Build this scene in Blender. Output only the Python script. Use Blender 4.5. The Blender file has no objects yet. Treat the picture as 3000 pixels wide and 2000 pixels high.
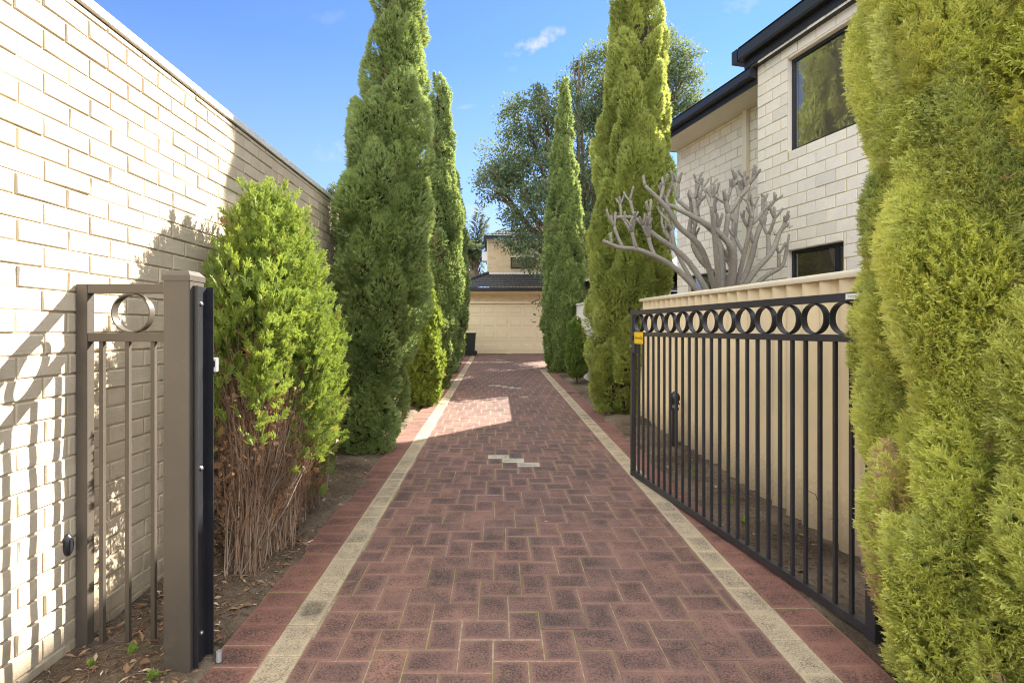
import bpy, math, random
import numpy as np
from mathutils import Vector, Matrix

R = math.radians
rng = np.random.default_rng(7)
random.seed(7)
scene = bpy.context.scene
col = scene.collection

# ------------------------------------------------------------------ camera, sky, sun
FPX = 1520.0           # focal length in pixels of the 3000 px wide photograph
CX, CY, CAMH = 1455.0, 965.0, 1.45
cam_data = bpy.data.cameras.new("camera")
cam_data.sensor_width = 36.0
cam_data.lens = FPX / 3000 * 36
cam_data.shift_x = (1500 - CX) / 3000
cam_data.shift_y = -(1000 - CY) / 3000
cam_data.clip_start = 0.05
cam_data.clip_end = 3000
cam = bpy.data.objects.new("camera", cam_data)
cam.location = (0, 0, CAMH)
cam.rotation_euler = (R(90), 0, 0)
col.objects.link(cam)
scene.camera = cam

scene.view_settings.view_transform = 'Standard'
scene.view_settings.look = 'None'
scene.view_settings.gamma = 1
scene.view_settings.exposure = 3.0
scene.cycles.use_denoising = True
scene.cycles.denoising_prefilter = 'NONE'
scene.cycles.pixel_filter_type = 'BLACKMAN_HARRIS'
scene.cycles.filter_width = 1.1
scene.cycles.max_bounces = 10
scene.cycles.diffuse_bounces = 6
scene.cycles.transmission_bounces = 6
scene.cycles.transparent_max_bounces = 12
scene.cycles.sample_clamp_indirect = 8

TO_SUN = Vector((1.0, 1.0, 1.0)).normalized()
SUN_EL = math.asin(TO_SUN.z)
SUN_AZ = math.atan2(TO_SUN.x, TO_SUN.y)

world = bpy.data.worlds.new("World")
scene.world = world
world.use_nodes = True
nt = world.node_tree
nt.nodes.clear()
w_out = nt.nodes.new("ShaderNodeOutputWorld")
w_bg = nt.nodes.new("ShaderNodeBackground")
sky = nt.nodes.new("ShaderNodeTexSky")
sky.sky_type = 'NISHITA'
sky.sun_disc = False
sky.sun_elevation = SUN_EL
sky.sun_rotation = SUN_AZ
sky.air_density = 0.52
sky.dust_density = 0.0
sky.ozone_density = 6.0
w_bg.inputs[1].default_value = 0.052
# thin clouds, fixed in the sky by direction (they do not depend on the camera)
tc = nt.nodes.new("ShaderNodeTexCoord")
sep = nt.nodes.new("ShaderNodeSeparateXYZ")
nt.links.new(tc.outputs['Generated'], sep.inputs[0])
def wm(op, a, b=None, c=None):
    n = nt.nodes.new("ShaderNodeMath"); n.operation = op
    for i, v in enumerate((a, b, c)):
        if v is None: continue
        if isinstance(v, (int, float)): n.inputs[i].default_value = v
        else: nt.links.new(v, n.inputs[i])
    return n.outputs[0]
ysafe = wm('MAXIMUM', sep.outputs[1], 0.05)
gx = wm('DIVIDE', sep.outputs[0], ysafe)
gz = wm('DIVIDE', sep.outputs[2], ysafe)
cmb = nt.nodes.new("ShaderNodeCombineXYZ")
nt.links.new(gx, cmb.inputs[0]); nt.links.new(gz, cmb.inputs[1])
cn = nt.nodes.new("ShaderNodeTexNoise"); cn.inputs['Scale'].default_value = 24; cn.inputs['Detail'].default_value = 8
cn.inputs['Roughness'].default_value = 0.62
nt.links.new(cmb.outputs[0], cn.inputs['Vector'])
def wisp(cx, cz, ang, a, b, gain):
    dx = wm('SUBTRACT', gx, cx); dz = wm('SUBTRACT', gz, cz)
    u = wm('ADD', wm('MULTIPLY', dx, math.cos(ang)), wm('MULTIPLY', dz, math.sin(ang)))
    v = wm('SUBTRACT', wm('MULTIPLY', dz, math.cos(ang)), wm('MULTIPLY', dx, math.sin(ang)))
    d = wm('ADD', wm('POWER', wm('ABSOLUTE', wm('DIVIDE', u, a)), 2.0), wm('POWER', wm('ABSOLUTE', wm('DIVIDE', v, b)), 2.0))
    m = wm('MAXIMUM', wm('SUBTRACT', 1.0, d), 0.0)
    n = wm('ADD', wm('MULTIPLY', wm('SUBTRACT', cn.outputs[0], 0.5), 4.2), m)
    k = wm('MULTIPLY', wm('MINIMUM', wm('MAXIMUM', wm('MULTIPLY', wm('SUBTRACT', n, 0.45), 0.9), 0.0), 1.0), gain)
    return wm('MULTIPLY', k, wm('MINIMUM', wm('MULTIPLY', m, 1.8), 1.0))
mask = wisp(0.085, 0.555, 0.42, 0.085, 0.024, 0.85)
for args in ((0.03, 0.505, 0.2, 0.03, 0.012, 0.22), (-0.30, 0.345, 0.1, 0.08, 0.03, 0.3), (0.475, 0.63, 0.3, 0.06, 0.03, 0.3),
             (-0.05, 0.43, 0.1, 0.05, 0.006, 0.25), (-0.02, 0.22, 0.5, 0.09, 0.05, 0.55), (-0.33, 0.60, 0.2, 0.05, 0.02, 0.12)):
    mask = wm('MAXIMUM', mask, wisp(*args))
mx = nt.nodes.new("ShaderNodeMix"); mx.data_type = 'RGBA'
nt.links.new(mask, mx.inputs[0])
hz = nt.nodes.new("ShaderNodeMix"); hz.data_type = 'RGBA'
nt.links.new(wm('MULTIPLY', wm('MINIMUM', wm('MAXIMUM', wm('DIVIDE', wm('SUBTRACT', 0.46, sep.outputs[2]), 0.42), 0.0), 1.0), 0.75), hz.inputs[0])
nt.links.new(sky.outputs[0], hz.inputs[6]); hz.inputs[7].default_value = (1.45, 1.82, 2.4, 1)
nt.links.new(hz.outputs[2], mx.inputs[6])
mx.inputs[7].default_value = (2.2, 2.25, 2.4, 1)
# bright cloud cover added out of view, behind and overhead, to fill the shade
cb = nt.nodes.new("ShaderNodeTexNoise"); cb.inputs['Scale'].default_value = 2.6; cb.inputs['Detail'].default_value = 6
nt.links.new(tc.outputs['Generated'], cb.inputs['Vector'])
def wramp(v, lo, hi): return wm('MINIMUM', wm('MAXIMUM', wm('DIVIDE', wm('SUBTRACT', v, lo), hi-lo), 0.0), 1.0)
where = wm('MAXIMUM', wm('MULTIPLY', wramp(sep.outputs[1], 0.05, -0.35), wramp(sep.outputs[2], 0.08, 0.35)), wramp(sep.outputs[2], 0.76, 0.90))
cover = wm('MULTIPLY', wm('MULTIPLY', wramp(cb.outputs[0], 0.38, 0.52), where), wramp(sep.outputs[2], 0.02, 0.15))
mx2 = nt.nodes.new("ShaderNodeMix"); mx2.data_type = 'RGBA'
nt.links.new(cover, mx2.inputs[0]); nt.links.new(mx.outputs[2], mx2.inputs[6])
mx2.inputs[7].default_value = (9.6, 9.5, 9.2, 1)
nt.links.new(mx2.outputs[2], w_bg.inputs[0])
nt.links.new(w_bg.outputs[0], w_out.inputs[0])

sun_data = bpy.data.lights.new("sun", 'SUN')
sun_data.energy = 2.9
sun_data.angle = R(0.5)
sun_data.color = (1.0, 0.92, 0.80)
sun = bpy.data.objects.new("sun", sun_data)
sun.rotation_euler = TO_SUN.to_track_quat('Z', 'Y').to_euler()
sun.location = (20, 20, 30)
col.objects.link(sun)

# ------------------------------------------------------------------ helpers
def gnd(y):
    """height of the gently rising drive"""
    y = np.minimum(np.maximum(y, -6.0), 26.0)
    return 0.02 * (y - 2.3)

def px(x, y, d):
    """point that the photograph's pixel (x, y) shows at depth d"""
    return Vector(((x - CX) / FPX * d, d, CAMH + (CY - y) / FPX * d))

def tag(o, label=None, cat=None, group=None, kind=None):
    if label: o['label'] = label
    if cat: o['category'] = cat
    if group: o['group'] = group
    if kind: o['kind'] = kind
    return o

def empty(name, loc=(0, 0, 0), rotz=0.0):
    o = bpy.data.objects.new(name, None)
    o.location = loc
    o.rotation_euler = (0, 0, rotz)
    o.empty_display_size = 0.2
    col.objects.link(o)
    return o

def link(name, me, mats, parent=None):
    o = bpy.data.objects.new(name, me)
    if not isinstance(mats, (list, tuple)): mats = [mats]
    for m in mats: me.materials.append(m)
    if parent is not None: o.parent = parent
    col.objects.link(o)
    return o

def mesh_np(name, verts, loops, sizes, attr=None, mat_idx=None, smooth=False):
    verts = np.ascontiguousarray(verts, dtype=np.float32).reshape(-1, 3)
    loops = np.ascontiguousarray(loops, dtype=np.int32).ravel()
    sizes = np.ascontiguousarray(sizes, dtype=np.int32).ravel()
    me = bpy.data.meshes.new(name)
    me.vertices.add(len(verts)); me.vertices.foreach_set("co", verts.ravel())
    me.loops.add(len(loops)); me.loops.foreach_set("vertex_index", loops)
    starts = np.concatenate([[0], np.cumsum(sizes)[:-1]]).astype(np.int32)
    me.polygons.add(len(sizes)); me.polygons.foreach_set("loop_start", starts)
    if mat_idx is not None:
        me.polygons.foreach_set("material_index", np.ascontiguousarray(mat_idx, dtype=np.int32))
    me.update(calc_edges=True)
    me.polygons.foreach_set("use_smooth", np.full(len(sizes), bool(smooth)))
    if attr is not None:
        a = me.attributes.new("fol", 'FLOAT_COLOR', 'POINT')
        a.data.foreach_set("color", np.ascontiguousarray(attr, dtype=np.float32).ravel())
    return me

class MB:
    """collects simple solids and links them as one mesh object"""
    def __init__(s): s.v = []; s.f = []; s.m = []
    def add(s, verts, faces, mi=0):
        b = len(s.v)
        s.v += [tuple(v) for v in verts]
        for f in faces: s.f.append(tuple(b + i for i in f)); s.m.append(mi)
        return s
    def box(s, x0, x1, y0, y1, z0, z1, mi=0, bev=0.0):
        if bev <= 0:
            v = [(x0,y0,z0),(x1,y0,z0),(x1,y1,z0),(x0,y1,z0),(x0,y0,z1),(x1,y0,z1),(x1,y1,z1),(x0,y1,z1)]
            return s.add(v, [(0,3,2,1),(4,5,6,7),(0,1,5,4),(1,2,6,5),(2,3,7,6),(3,0,4,7)], mi)
        # chamfered box: 24 vertices
        b = bev; v = []; idx = {}
        for cx_, X, sx in ((0,x0,1),(1,x1,-1)):
            for cy_, Y, sy in ((0,y0,1),(1,y1,-1)):
                for cz_, Z, sz in ((0,z0,1),(1,z1,-1)):
                    for ax, p in enumerate(((X, Y+sy*b, Z+sz*b), (X+sx*b, Y, Z+sz*b), (X+sx*b, Y+sy*b, Z))):
                        idx[(cx_,cy_,cz_,ax)] = len(v); v.append(p)
        I = idx; f = []
        f.append((I[0,0,0,0], I[0,0,1,0], I[0,1,1,0], I[0,1,0,0]))
        f.append((I[1,0,0,0], I[1,1,0,0], I[1,1,1,0], I[1,0,1,0]))
        f.append((I[0,0,0,1], I[1,0,0,1], I[1,0,1,1], I[0,0,1,1]))
        f.append((I[0,1,0,1], I[0,1,1,1], I[1,1,1,1], I[1,1,0,1]))
        f.append((I[0,0,0,2], I[0,1,0,2], I[1,1,0,2], I[1,0,0,2]))
        f.append((I[0,0,1,2], I[1,0,1,2], I[1,1,1,2], I[0,1,1,2]))
        for y_ in (0,1):
            for z_ in (0,1):
                f.append((I[0,y_,z_,1], I[1,y_,z_,1], I[1,y_,z_,2], I[0,y_,z_,2]))
        for x_ in (0,1):
            for z_ in (0,1):
                f.append((I[x_,0,z_,0], I[x_,1,z_,0], I[x_,1,z_,2], I[x_,0,z_,2]))
            for y_ in (0,1):
                f.append((I[x_,y_,0,0], I[x_,y_,1,0], I[x_,y_,1,1], I[x_,y_,0,1]))
        for x_ in (0,1):
            for y_ in (0,1):
                for z_ in (0,1):
                    f.append((I[x_,y_,z_,0], I[x_,y_,z_,1], I[x_,y_,z_,2]))
        return s.add(v, f, mi)
    def prism(s, poly, y0, y1, mi=0):
        """poly in (x, z), extruded along y"""
        n = len(poly)
        v = [(x, y0, z) for x, z in poly] + [(x, y1, z) for x, z in poly]
        f = [tuple(range(n)), tuple(range(2*n-1, n-1, -1))]
        for i in range(n): f.append((i, i+n, (i+1) % n + n, (i+1) % n))
        return s.add(v, f, mi)
    def prismx(s, poly, x0, x1, mi=0):
        """poly in (y, z), extruded along x"""
        n = len(poly)
        v = [(x0, y, z) for y, z in poly] + [(x1, y, z) for y, z in poly]
        f = [tuple(range(n)), tuple(range(2*n-1, n-1, -1))]
        for i in range(n): f.append((i, i+n, (i+1) % n + n, (i+1) % n))
        return s.add(v, f, mi)
    def lathe(s, prof, c=(0, 0), n=20, mi=0):
        """prof: list of (radius, z)"""
        v = []; f = []
        for r, z in prof:
            for k in range(n):
                a = 2*math.pi*k/n
                v.append((c[0]+r*math.cos(a), c[1]+r*math.sin(a), z))
        for i in range(len(prof)-1):
            for k in range(n):
                f.append((i*n+k, i*n+(k+1) % n, (i+1)*n+(k+1) % n, (i+1)*n+k))
        f.append(tuple(range(n-1, -1, -1))); f.append(tuple((len(prof)-1)*n+k for k in range(n)))
        return s.add(v, f, mi)
    def tube(s, pts, rad, n=8, mi=0):
        pts = [Vector(p) for p in pts]; v = []; f = []
        ref = Vector((0.31, 0.77, 0.21)).normalized()
        for i, p in enumerate(pts):
            t = (pts[min(i+1, len(pts)-1)] - pts[max(i-1, 0)])
            if t.length < 1e-7: t = Vector((0, 0, 1))
            t.normalize()
            a = t.cross(ref)
            if a.length < 0.05: a = t.cross(Vector((1, 0, 0)))
            a.normalize(); b = t.cross(a)
            r = rad[i] if hasattr(rad, '__len__') else rad
            for k in range(n):
                an = 2*math.pi*k/n
                v.append(p + a*(r*math.cos(an)) + b*(r*math.sin(an)))
        for i in range(len(pts)-1):
            for k in range(n):
                f.append((i*n+k, i*n+(k+1) % n, (i+1)*n+(k+1) % n, (i+1)*n+k))
        f.append(tuple(range(n-1, -1, -1))); f.append(tuple((len(pts)-1)*n+k for k in range(n)))
        return s.add(v, f, mi)
    def build(s, name, mats, parent=None, smooth=False, fix=True):
        me = bpy.data.meshes.new(name)
        me.from_pydata(s.v, [], s.f)
        me.polygons.foreach_set("material_index", s.m)
        me.polygons.foreach_set("use_smooth", [smooth]*len(s.f))
        me.update()
        if fix:
            import bmesh
            bm = bmesh.new(); bm.from_mesh(me)
            bmesh.ops.recalc_face_normals(bm, faces=bm.faces)
            bm.to_mesh(me); bm.free()
        return link(name, me, mats, parent)

def smooth_angle(o, ang=35):
    me = o.data
    me.polygons.foreach_set("use_smooth", [True]*len(me.polygons))
    try: me.set_sharp_from_angle(angle=R(ang))
    except Exception: pass

def quad_tiles(corners, normal, inset, chamfer, height, base, attr=None, jit=0.0, n_mat=None, rim=0.0):
    """corners (N,4,3): raised tiles with chamfered rims on a plane. Returns mesh arrays."""
    C = np.asarray(corners, dtype=np.float64); N = len(C)
    nrm = np.asarray(normal, dtype=np.float64)
    def ins(C, d):
        out = np.empty_like(C)
        for i in range(4):
            a = C[:, (i+1) % 4] - C[:, i]; b = C[:, (i-1) % 4] - C[:, i]
            la = np.linalg.norm(a, axis=1, keepdims=True); lb = np.linalg.norm(b, axis=1, keepdims=True)
            out[:, i] = C[:, i] + a/np.maximum(la, 1e-6)*np.minimum(d, la*0.45) + b/np.maximum(lb, 1e-6)*np.minimum(d, lb*0.45)
        return out
    h = np.asarray(height) * np.ones(N)
    lo = ins(C, inset) + nrm*base
    mid = ins(C, inset) + nrm[None, None, :]*(h-chamfer*0.8)[:, None, None]
    hi = ins(C, inset+chamfer) + nrm[None, None, :]*h[:, None, None]
    if jit > 0: hi += nrm[None, None, :]*rng.normal(0, jit, (N, 4, 1))
    rings = [lo, mid, hi]
    if rim > 0: rings.append(ins(hi, rim))                # worn rim round a darker middle
    V = np.concatenate(rings, axis=1); nv = V.shape[1]
    F = [[nv-4, nv-3, nv-2, nv-1]]
    for i in range(4):
        j = (i+1) % 4
        F.append([i, j, 4+j, 4+i]); F.append([4+i, 4+j, 8+j, 8+i])
        if rim > 0: F.append([8+i, 8+j, 12+j, 12+i])
    F = np.array(F)
    L = (F[None] + (np.arange(N)*nv)[:, None, None]).reshape(-1)
    S = np.full(N*len(F), 4)
    A = None
    if attr is not None: A = np.repeat(attr, nv, axis=0)
    if rim > 0 and attr is not None:
        A = A.reshape(N, nv, 4).copy(); A[:, :, 2] = 0.0; A[:, 12:, 2] = 1.0; A = A.reshape(-1, 4)
    MI = None
    if n_mat is not None: MI = np.repeat(n_mat, len(F))
    return V.reshape(-1, 3), L, S, A, MI

def rand_attr(n):
    a = rng.random((n, 4)); a[:, 3] = 1
    return a

# ------------------------------------------------------------------ materials
def newmat(name):
    m = bpy.data.materials.new(name); m.use_nodes = True
    n = m.node_tree; n.nodes.clear()
    return m, n
class NT:
    def __init__(s, name):
        s.m, s.t = newmat(name)
        s.out = s.t.nodes.new("ShaderNodeOutputMaterial")
        s.tc = None
    def n(s, typ, **kw):
        x = s.t.nodes.new(typ)
        for k, v in kw.items(): setattr(x, k, v)
        return x
    def l(s, a, b): s.t.links.new(a, b)
    def obj(s):
        if s.tc is None: s.tc = s.n("ShaderNodeTexCoord")
        return s.tc.outputs['Object']
    def val(s, v, sock):
        if isinstance(v, (int, float)): sock.default_value = v
        elif isinstance(v, (tuple, list)): sock.default_value = tuple(v) if len(v) == len(sock.default_value) else tuple(v)+(1,)
        else: s.l(v, sock)
    def noise(s, scale, detail=4, rough=0.55, vec=None, dist=0.0):
        x = s.n("ShaderNodeTexNoise"); x.inputs['Scale'].default_value = scale; x.inputs['Detail'].default_value = detail
        x.inputs['Roughness'].default_value = rough; x.inputs['Distortion'].default_value = dist
        s.l(vec if vec is not None else s.obj(), x.inputs['Vector'])
        return x.outputs[0]
    def mapv(s, scale=(1, 1, 1), rot=(0, 0, 0), vec=None):
        x = s.n("ShaderNodeMapping"); x.inputs['Scale'].default_value = scale; x.inputs['Rotation'].default_value = rot
        s.l(vec if vec is not None else s.obj(), x.inputs['Vector']); return x.outputs[0]
    def math(s, op, a, b=0.0, clamp=False):
        x = s.n("ShaderNodeMath", operation=op, use_clamp=clamp)
        s.val(a, x.inputs[0]); s.val(b, x.inputs[1]); return x.outputs[0]
    def ramp(s, f, lo, hi):
        x = s.n("ShaderNodeMapRange"); x.clamp = True
        s.val(f, x.inputs[0]); x.inputs[1].default_value = lo; x.inputs[2].default_value = hi
        return x.outputs[0]
    def mix(s, f, a, b, mode='MIX'):
        x = s.n("ShaderNodeMix", data_type='RGBA', blend_type=mode)
        s.val(f, x.inputs[0]); s.val(a, x.inputs[6]); s.val(b, x.inputs[7]); return x.outputs[2]
    def attr(s):
        x = s.n("ShaderNodeAttribute", attribute_name="fol"); sp = s.n("ShaderNodeSeparateColor")
        s.l(x.outputs['Color'], sp.inputs[0]); return sp.outputs[0], sp.outputs[1], sp.outputs[2]
    def bump(s, h, strength=0.3, dist=0.01, nrm=None):
        x = s.n("ShaderNodeBump"); x.inputs['Strength'].default_value = strength; x.inputs['Distance'].default_value = dist
        s.l(h, x.inputs['Height'])
        if nrm is not None: s.l(nrm, x.inputs['Normal'])
        return x.outputs[0]
    def bsdf(s, color, rough=0.6, nrm=None, metal=0.0, spec=0.5):
        b = s.n("ShaderNodeBsdfPrincipled")
        s.val(color, b.inputs['Base Color']); s.val(rough, b.inputs['Roughness']); s.val(metal, b.inputs['Metallic'])
        b.inputs['Specular IOR Level'].default_value = spec
        if nrm is not None: s.l(nrm, b.inputs['Normal'])
        s.l(b.outputs[0], s.out.inputs[0]); return b

def mat_paint(name, c, rough=0.4, var=0.12, dirt=None, metal=0.0, bump=0.05):
    k = NT(name)
    n1 = k.noise(3, 5); n2 = k.noise(60, 3)
    c2 = tuple(x*(1-var) for x in c)
    cc = k.mix(k.ramp(n1, 0.35, 0.65), c, c2)
    if dirt is not None:
        cc = k.mix(k.math('MULTIPLY', k.ramp(k.noise(9, 7, 0.7), 0.56, 0.75), 0.5), cc, dirt)
    ro = k.math('ADD', rough, k.math('MULTIPLY', k.math('SUBTRACT', n2, 0.5), 0.25))
    k.bsdf(cc, ro, k.bump(n2, bump, 0.002), metal)
    return k.m

def mat_brick(name, c1, c2, c3, rough=0.9, comb=True, scale=1.0, dirt=False):
    k = NT(name)
    r, g, b = k.attr()
    cc = k.mix(r, c1, c2)
    cc = k.mix(k.math('MULTIPLY', k.ramp(g, 0.8, 1.0), 0.6), cc, c3)
    n1 = k.noise(6*scale, 6, 0.65); n2 = k.noise(90*scale, 5, 0.7); n3 = k.noise(28*scale, 6, 0.7)
    cc = k.mix(k.math('MULTIPLY', k.ramp(n1, 0.4, 0.7), 0.35), cc, c3)
    cc = k.mix(k.math('MULTIPLY', k.ramp(n3, 0.60, 0.72), 0.35), cc, tuple(x*0.6 for x in c3))
    if dirt:
        sp = k.n("ShaderNodeSeparateXYZ"); k.l(k.obj(), sp.inputs[0])
        low = k.ramp(k.math('ADD', sp.outputs[2], k.math('MULTIPLY', n1, -0.5)), 0.15, -0.25)
        cc = k.mix(k.math('MULTIPLY', low, 0.65), cc, (0.20, 0.155, 0.105))
        stk = k.ramp(k.noise(1.0, 4, 0.6, k.mapv((5, 5, 0.5))), 0.56, 0.72)
        cc = k.mix(k.math('MULTIPLY', stk, 0.28), cc, tuple(x*0.55 for x in c3))
    h = k.math('ADD', k.math('MULTIPLY', n2, 0.5), n3)
    nb = k.bump(h, 0.5, 0.006)
    if comb:
        w = k.noise(1.0, 3, 0.6, k.mapv((4, 4, 260)))
        nb = k.bump(w, 0.35, 0.003, nb)
    k.bsdf(cc, rough, nb, 0, 0.25)
    return k.m

def mat_foliage(name, deep, mid, tip, dead=None, trans=0.38, rough=0.55):
    """hue varies spray by spray (attribute r), new growth at the tips is yellower (attribute g)"""
    k = NT(name)
    r, g, b = k.attr()
    c = k.mix(r, deep, mid)
    c = k.mix(k.math('MULTIPLY', g, 0.8), c, tip)
    if dead is not None:
        c = k.mix(k.ramp(b, 0.955, 0.985), c, dead)
    d = k.n("ShaderNodeBsdfDiffuse"); k.l(c, d.inputs[0])
    t = k.n("ShaderNodeBsdfTranslucent"); k.l(k.mix(0.5, c, tip), t.inputs[0])
    m1 = k.n("ShaderNodeMixShader"); m1.inputs[0].default_value = trans
    k.l(d.outputs[0], m1.inputs[1]); k.l(t.outputs[0], m1.inputs[2])
    gl = k.n("ShaderNodeBsdfGlossy"); gl.inputs['Roughness'].default_value = rough; gl.inputs[0].default_value = (0.8, 0.85, 0.9, 1)
    m2 = k.n("ShaderNodeMixShader"); m2.inputs[0].default_value = 0.035
    k.l(m1.outputs[0], m2.inputs[1]); k.l(gl.outputs[0], m2.inputs[2])
    k.l(m2.outputs[0], k.out.inputs[0])
    return k.m

M = {}
M['brick_wall'] = mat_brick('cream brick', (0.62, 0.53, 0.39), (0.54, 0.455, 0.33), (0.42, 0.355, 0.26), dirt=True)
M['mortar'] = mat_paint('mortar', (0.55, 0.455, 0.31), 0.95, 0.25, (0.25, 0.2, 0.14), bump=0.4)
M['block'] = mat_brick('limestone block', (0.78, 0.715, 0.60), (0.72, 0.66, 0.555), (0.56, 0.525, 0.46), comb=False, scale=1.3)
M['block_mortar'] = mat_paint('block mortar', (0.54, 0.43, 0.255), 0.95, 0.15, bump=0.3)
M['far_brick'] = mat_brick('blond brick', (0.60, 0.48, 0.30), (0.66, 0.55, 0.37), (0.50, 0.38, 0.22))
M['far_mortar'] = mat_paint('blond mortar', (0.50, 0.40, 0.26), 0.95, 0.15)
M['white_metal'] = mat_paint('white flashing', (0.78, 0.76, 0.70), 0.4, 0.08)
M['bronze'] = mat_paint('bronze powder coat', (0.083, 0.070, 0.056), 0.42, 0.15, (0.13, 0.11, 0.085))
M['black_steel'] = mat_paint('black gate paint', (0.034, 0.034, 0.040), 0.38, 0.25, (0.085, 0.075, 0.06))
M['channel'] = mat_paint('black channel', (0.018, 0.019, 0.024), 0.35, 0.2, (0.05, 0.045, 0.04))
M['fence_cream'] = mat_paint('cream fence steel', (0.78, 0.64, 0.40), 0.45, 0.06, (0.52, 0.42, 0.28))
M['fence_cap'] = mat_paint('cream cap', (0.72, 0.62, 0.43), 0.45, 0.08, (0.5, 0.47, 0.42))
M['fence_pale'] = mat_paint('pale fence steel', (0.74, 0.70, 0.60), 0.45, 0.06)
M['gutter'] = mat_paint('dark gutter', (0.018, 0.020, 0.027), 0.5, 0.2)
M['frame'] = mat_paint('dark window frame', (0.016, 0.018, 0.024), 0.35, 0.2)
M['soffit'] = mat_paint('cream soffit', (0.72, 0.66, 0.56), 0.8, 0.05)
M['downpipe'] = mat_paint('cream downpipe', (0.70, 0.62, 0.46), 0.5, 0.05)
M['blind'] = mat_paint('venetian blind', (0.42, 0.37, 0.30), 0.5, 0.1)
M['dark_room'] = mat_paint('dark interior', (0.02, 0.018, 0.016), 0.9, 0.1)
M['tile'] = mat_paint('dark roof tile', (0.045, 0.043, 0.045), 0.6, 0.35, (0.10, 0.095, 0.085), bump=0.3)
M['red_tile'] = mat_paint('red roof tile', (0.26, 0.085, 0.05), 0.7, 0.35, (0.12, 0.05, 0.04), bump=0.3)
M['door'] = mat_paint('cream garage door', (0.70, 0.60, 0.42), 0.5, 0.04)
M['bin'] = mat_paint('bin green', (0.012, 0.022, 0.018), 0.5, 0.2)
M['bin_lid'] = mat_paint('bin lid', (0.55, 0.50, 0.30), 0.5, 0.15)
M['rubber'] = mat_paint('rubber', (0.015, 0.015, 0.015), 0.8, 0.2)
M['steel'] = mat_paint('bare steel', (0.55, 0.56, 0.58), 0.3, 0.1, metal=0.9)
M['white_plastic'] = mat_paint('white plastic', (0.75, 0.75, 0.73), 0.4, 0.05)
M['grey_plastic'] = mat_paint('grey plastic', (0.35, 0.36, 0.37), 0.5, 0.1)
M['sign_yellow'] = mat_paint('sign yellow', (0.85, 0.55, 0.012), 0.35, 0.05)
M['ink'] = mat_paint('sign ink', (0.015, 0.013, 0.012), 0.6, 0.0)
M['bark'] = mat_paint('bark', (0.16, 0.115, 0.08), 0.95, 0.4, (0.08, 0.06, 0.045), bump=0.6)
k = NT('grey frangipani bark')
n1 = k.noise(7, 5, 0.65); n2 = k.noise(70, 5, 0.7); n3 = k.noise(1.0, 3, 0.6, k.mapv((22, 22, 95)))
c = k.mix(n1, (0.34, 0.305, 0.25), (0.20, 0.185, 0.165))
c = k.mix(k.math('MULTIPLY', k.ramp(n3, 0.55, 0.68), 0.6), c, (0.42, 0.38, 0.31))
c = k.mix(k.math('MULTIPLY', k.ramp(n2, 0.56, 0.70), 0.55), c, (0.11, 0.10, 0.085))
k.bsdf(c, 0.8, k.bump(k.math('ADD', n2, n3), 0.8, 0.012), 0, 0.2); M['branch_grey'] = k.m
M['twig'] = mat_paint('dead twig', (0.28, 0.175, 0.11), 0.9, 0.45, (0.16, 0.09, 0.05), bump=0.4)
M['twig_pale'] = mat_paint('pale dead twig', (0.44, 0.34, 0.25), 0.9, 0.4, bump=0.4)
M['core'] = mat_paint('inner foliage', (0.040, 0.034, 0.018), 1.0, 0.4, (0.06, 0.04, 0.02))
M['dead_core'] = mat_paint('inner dead foliage', (0.10, 0.06, 0.03), 1.0, 0.4)

# fence steel: faded, with soil splash and run marks near the ground
k = NT('cream fence steel')
n1 = k.noise(2.5, 5); n2 = k.noise(45, 5, 0.7); n3 = k.noise(1.0, 4, 0.65, k.mapv((14, 14, 0.8)))
sp = k.n("ShaderNodeSeparateXYZ"); k.l(k.obj(), sp.inputs[0])
c = k.mix(k.ramp(n1, 0.35, 0.65), (0.78, 0.64, 0.40), (0.70, 0.575, 0.37))
c = k.mix(k.math('MULTIPLY', k.ramp(n3, 0.55, 0.75), 0.30), c, (0.46, 0.38, 0.27))
low = k.ramp(k.math('ADD', sp.outputs[2], k.math('MULTIPLY', n2, -0.45)), 0.22, -0.12)
c = k.mix(k.math('MULTIPLY', low, 0.7), c, (0.27, 0.205, 0.14))
k.bsdf(c, 0.5, k.bump(n1, 0.25, 0.01)); M['fence_cream'] = k.m
k = NT('glass')
gl = k.n("ShaderNodeBsdfGlossy"); gl.inputs['Roughness'].default_value = 0.01; gl.inputs[0].default_value = (0.95, 0.97, 1, 1)
tr = k.n("ShaderNodeBsdfTransparent"); tr.inputs[0].default_value = (0.94, 0.95, 0.94, 1)
fr = k.n("ShaderNodeFresnel"); fr.inputs[0].default_value = 1.5
ms = k.n("ShaderNodeMixShader"); k.l(k.math('ADD', k.math('MULTIPLY', fr.outputs[0], 1.3), 0.16), ms.inputs[0]); k.l(tr.outputs[0], ms.inputs[1]); k.l(gl.outputs[0], ms.inputs[2])
k.l(ms.outputs[0], k.out.inputs[0]); M['glass'] = k.m

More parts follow.
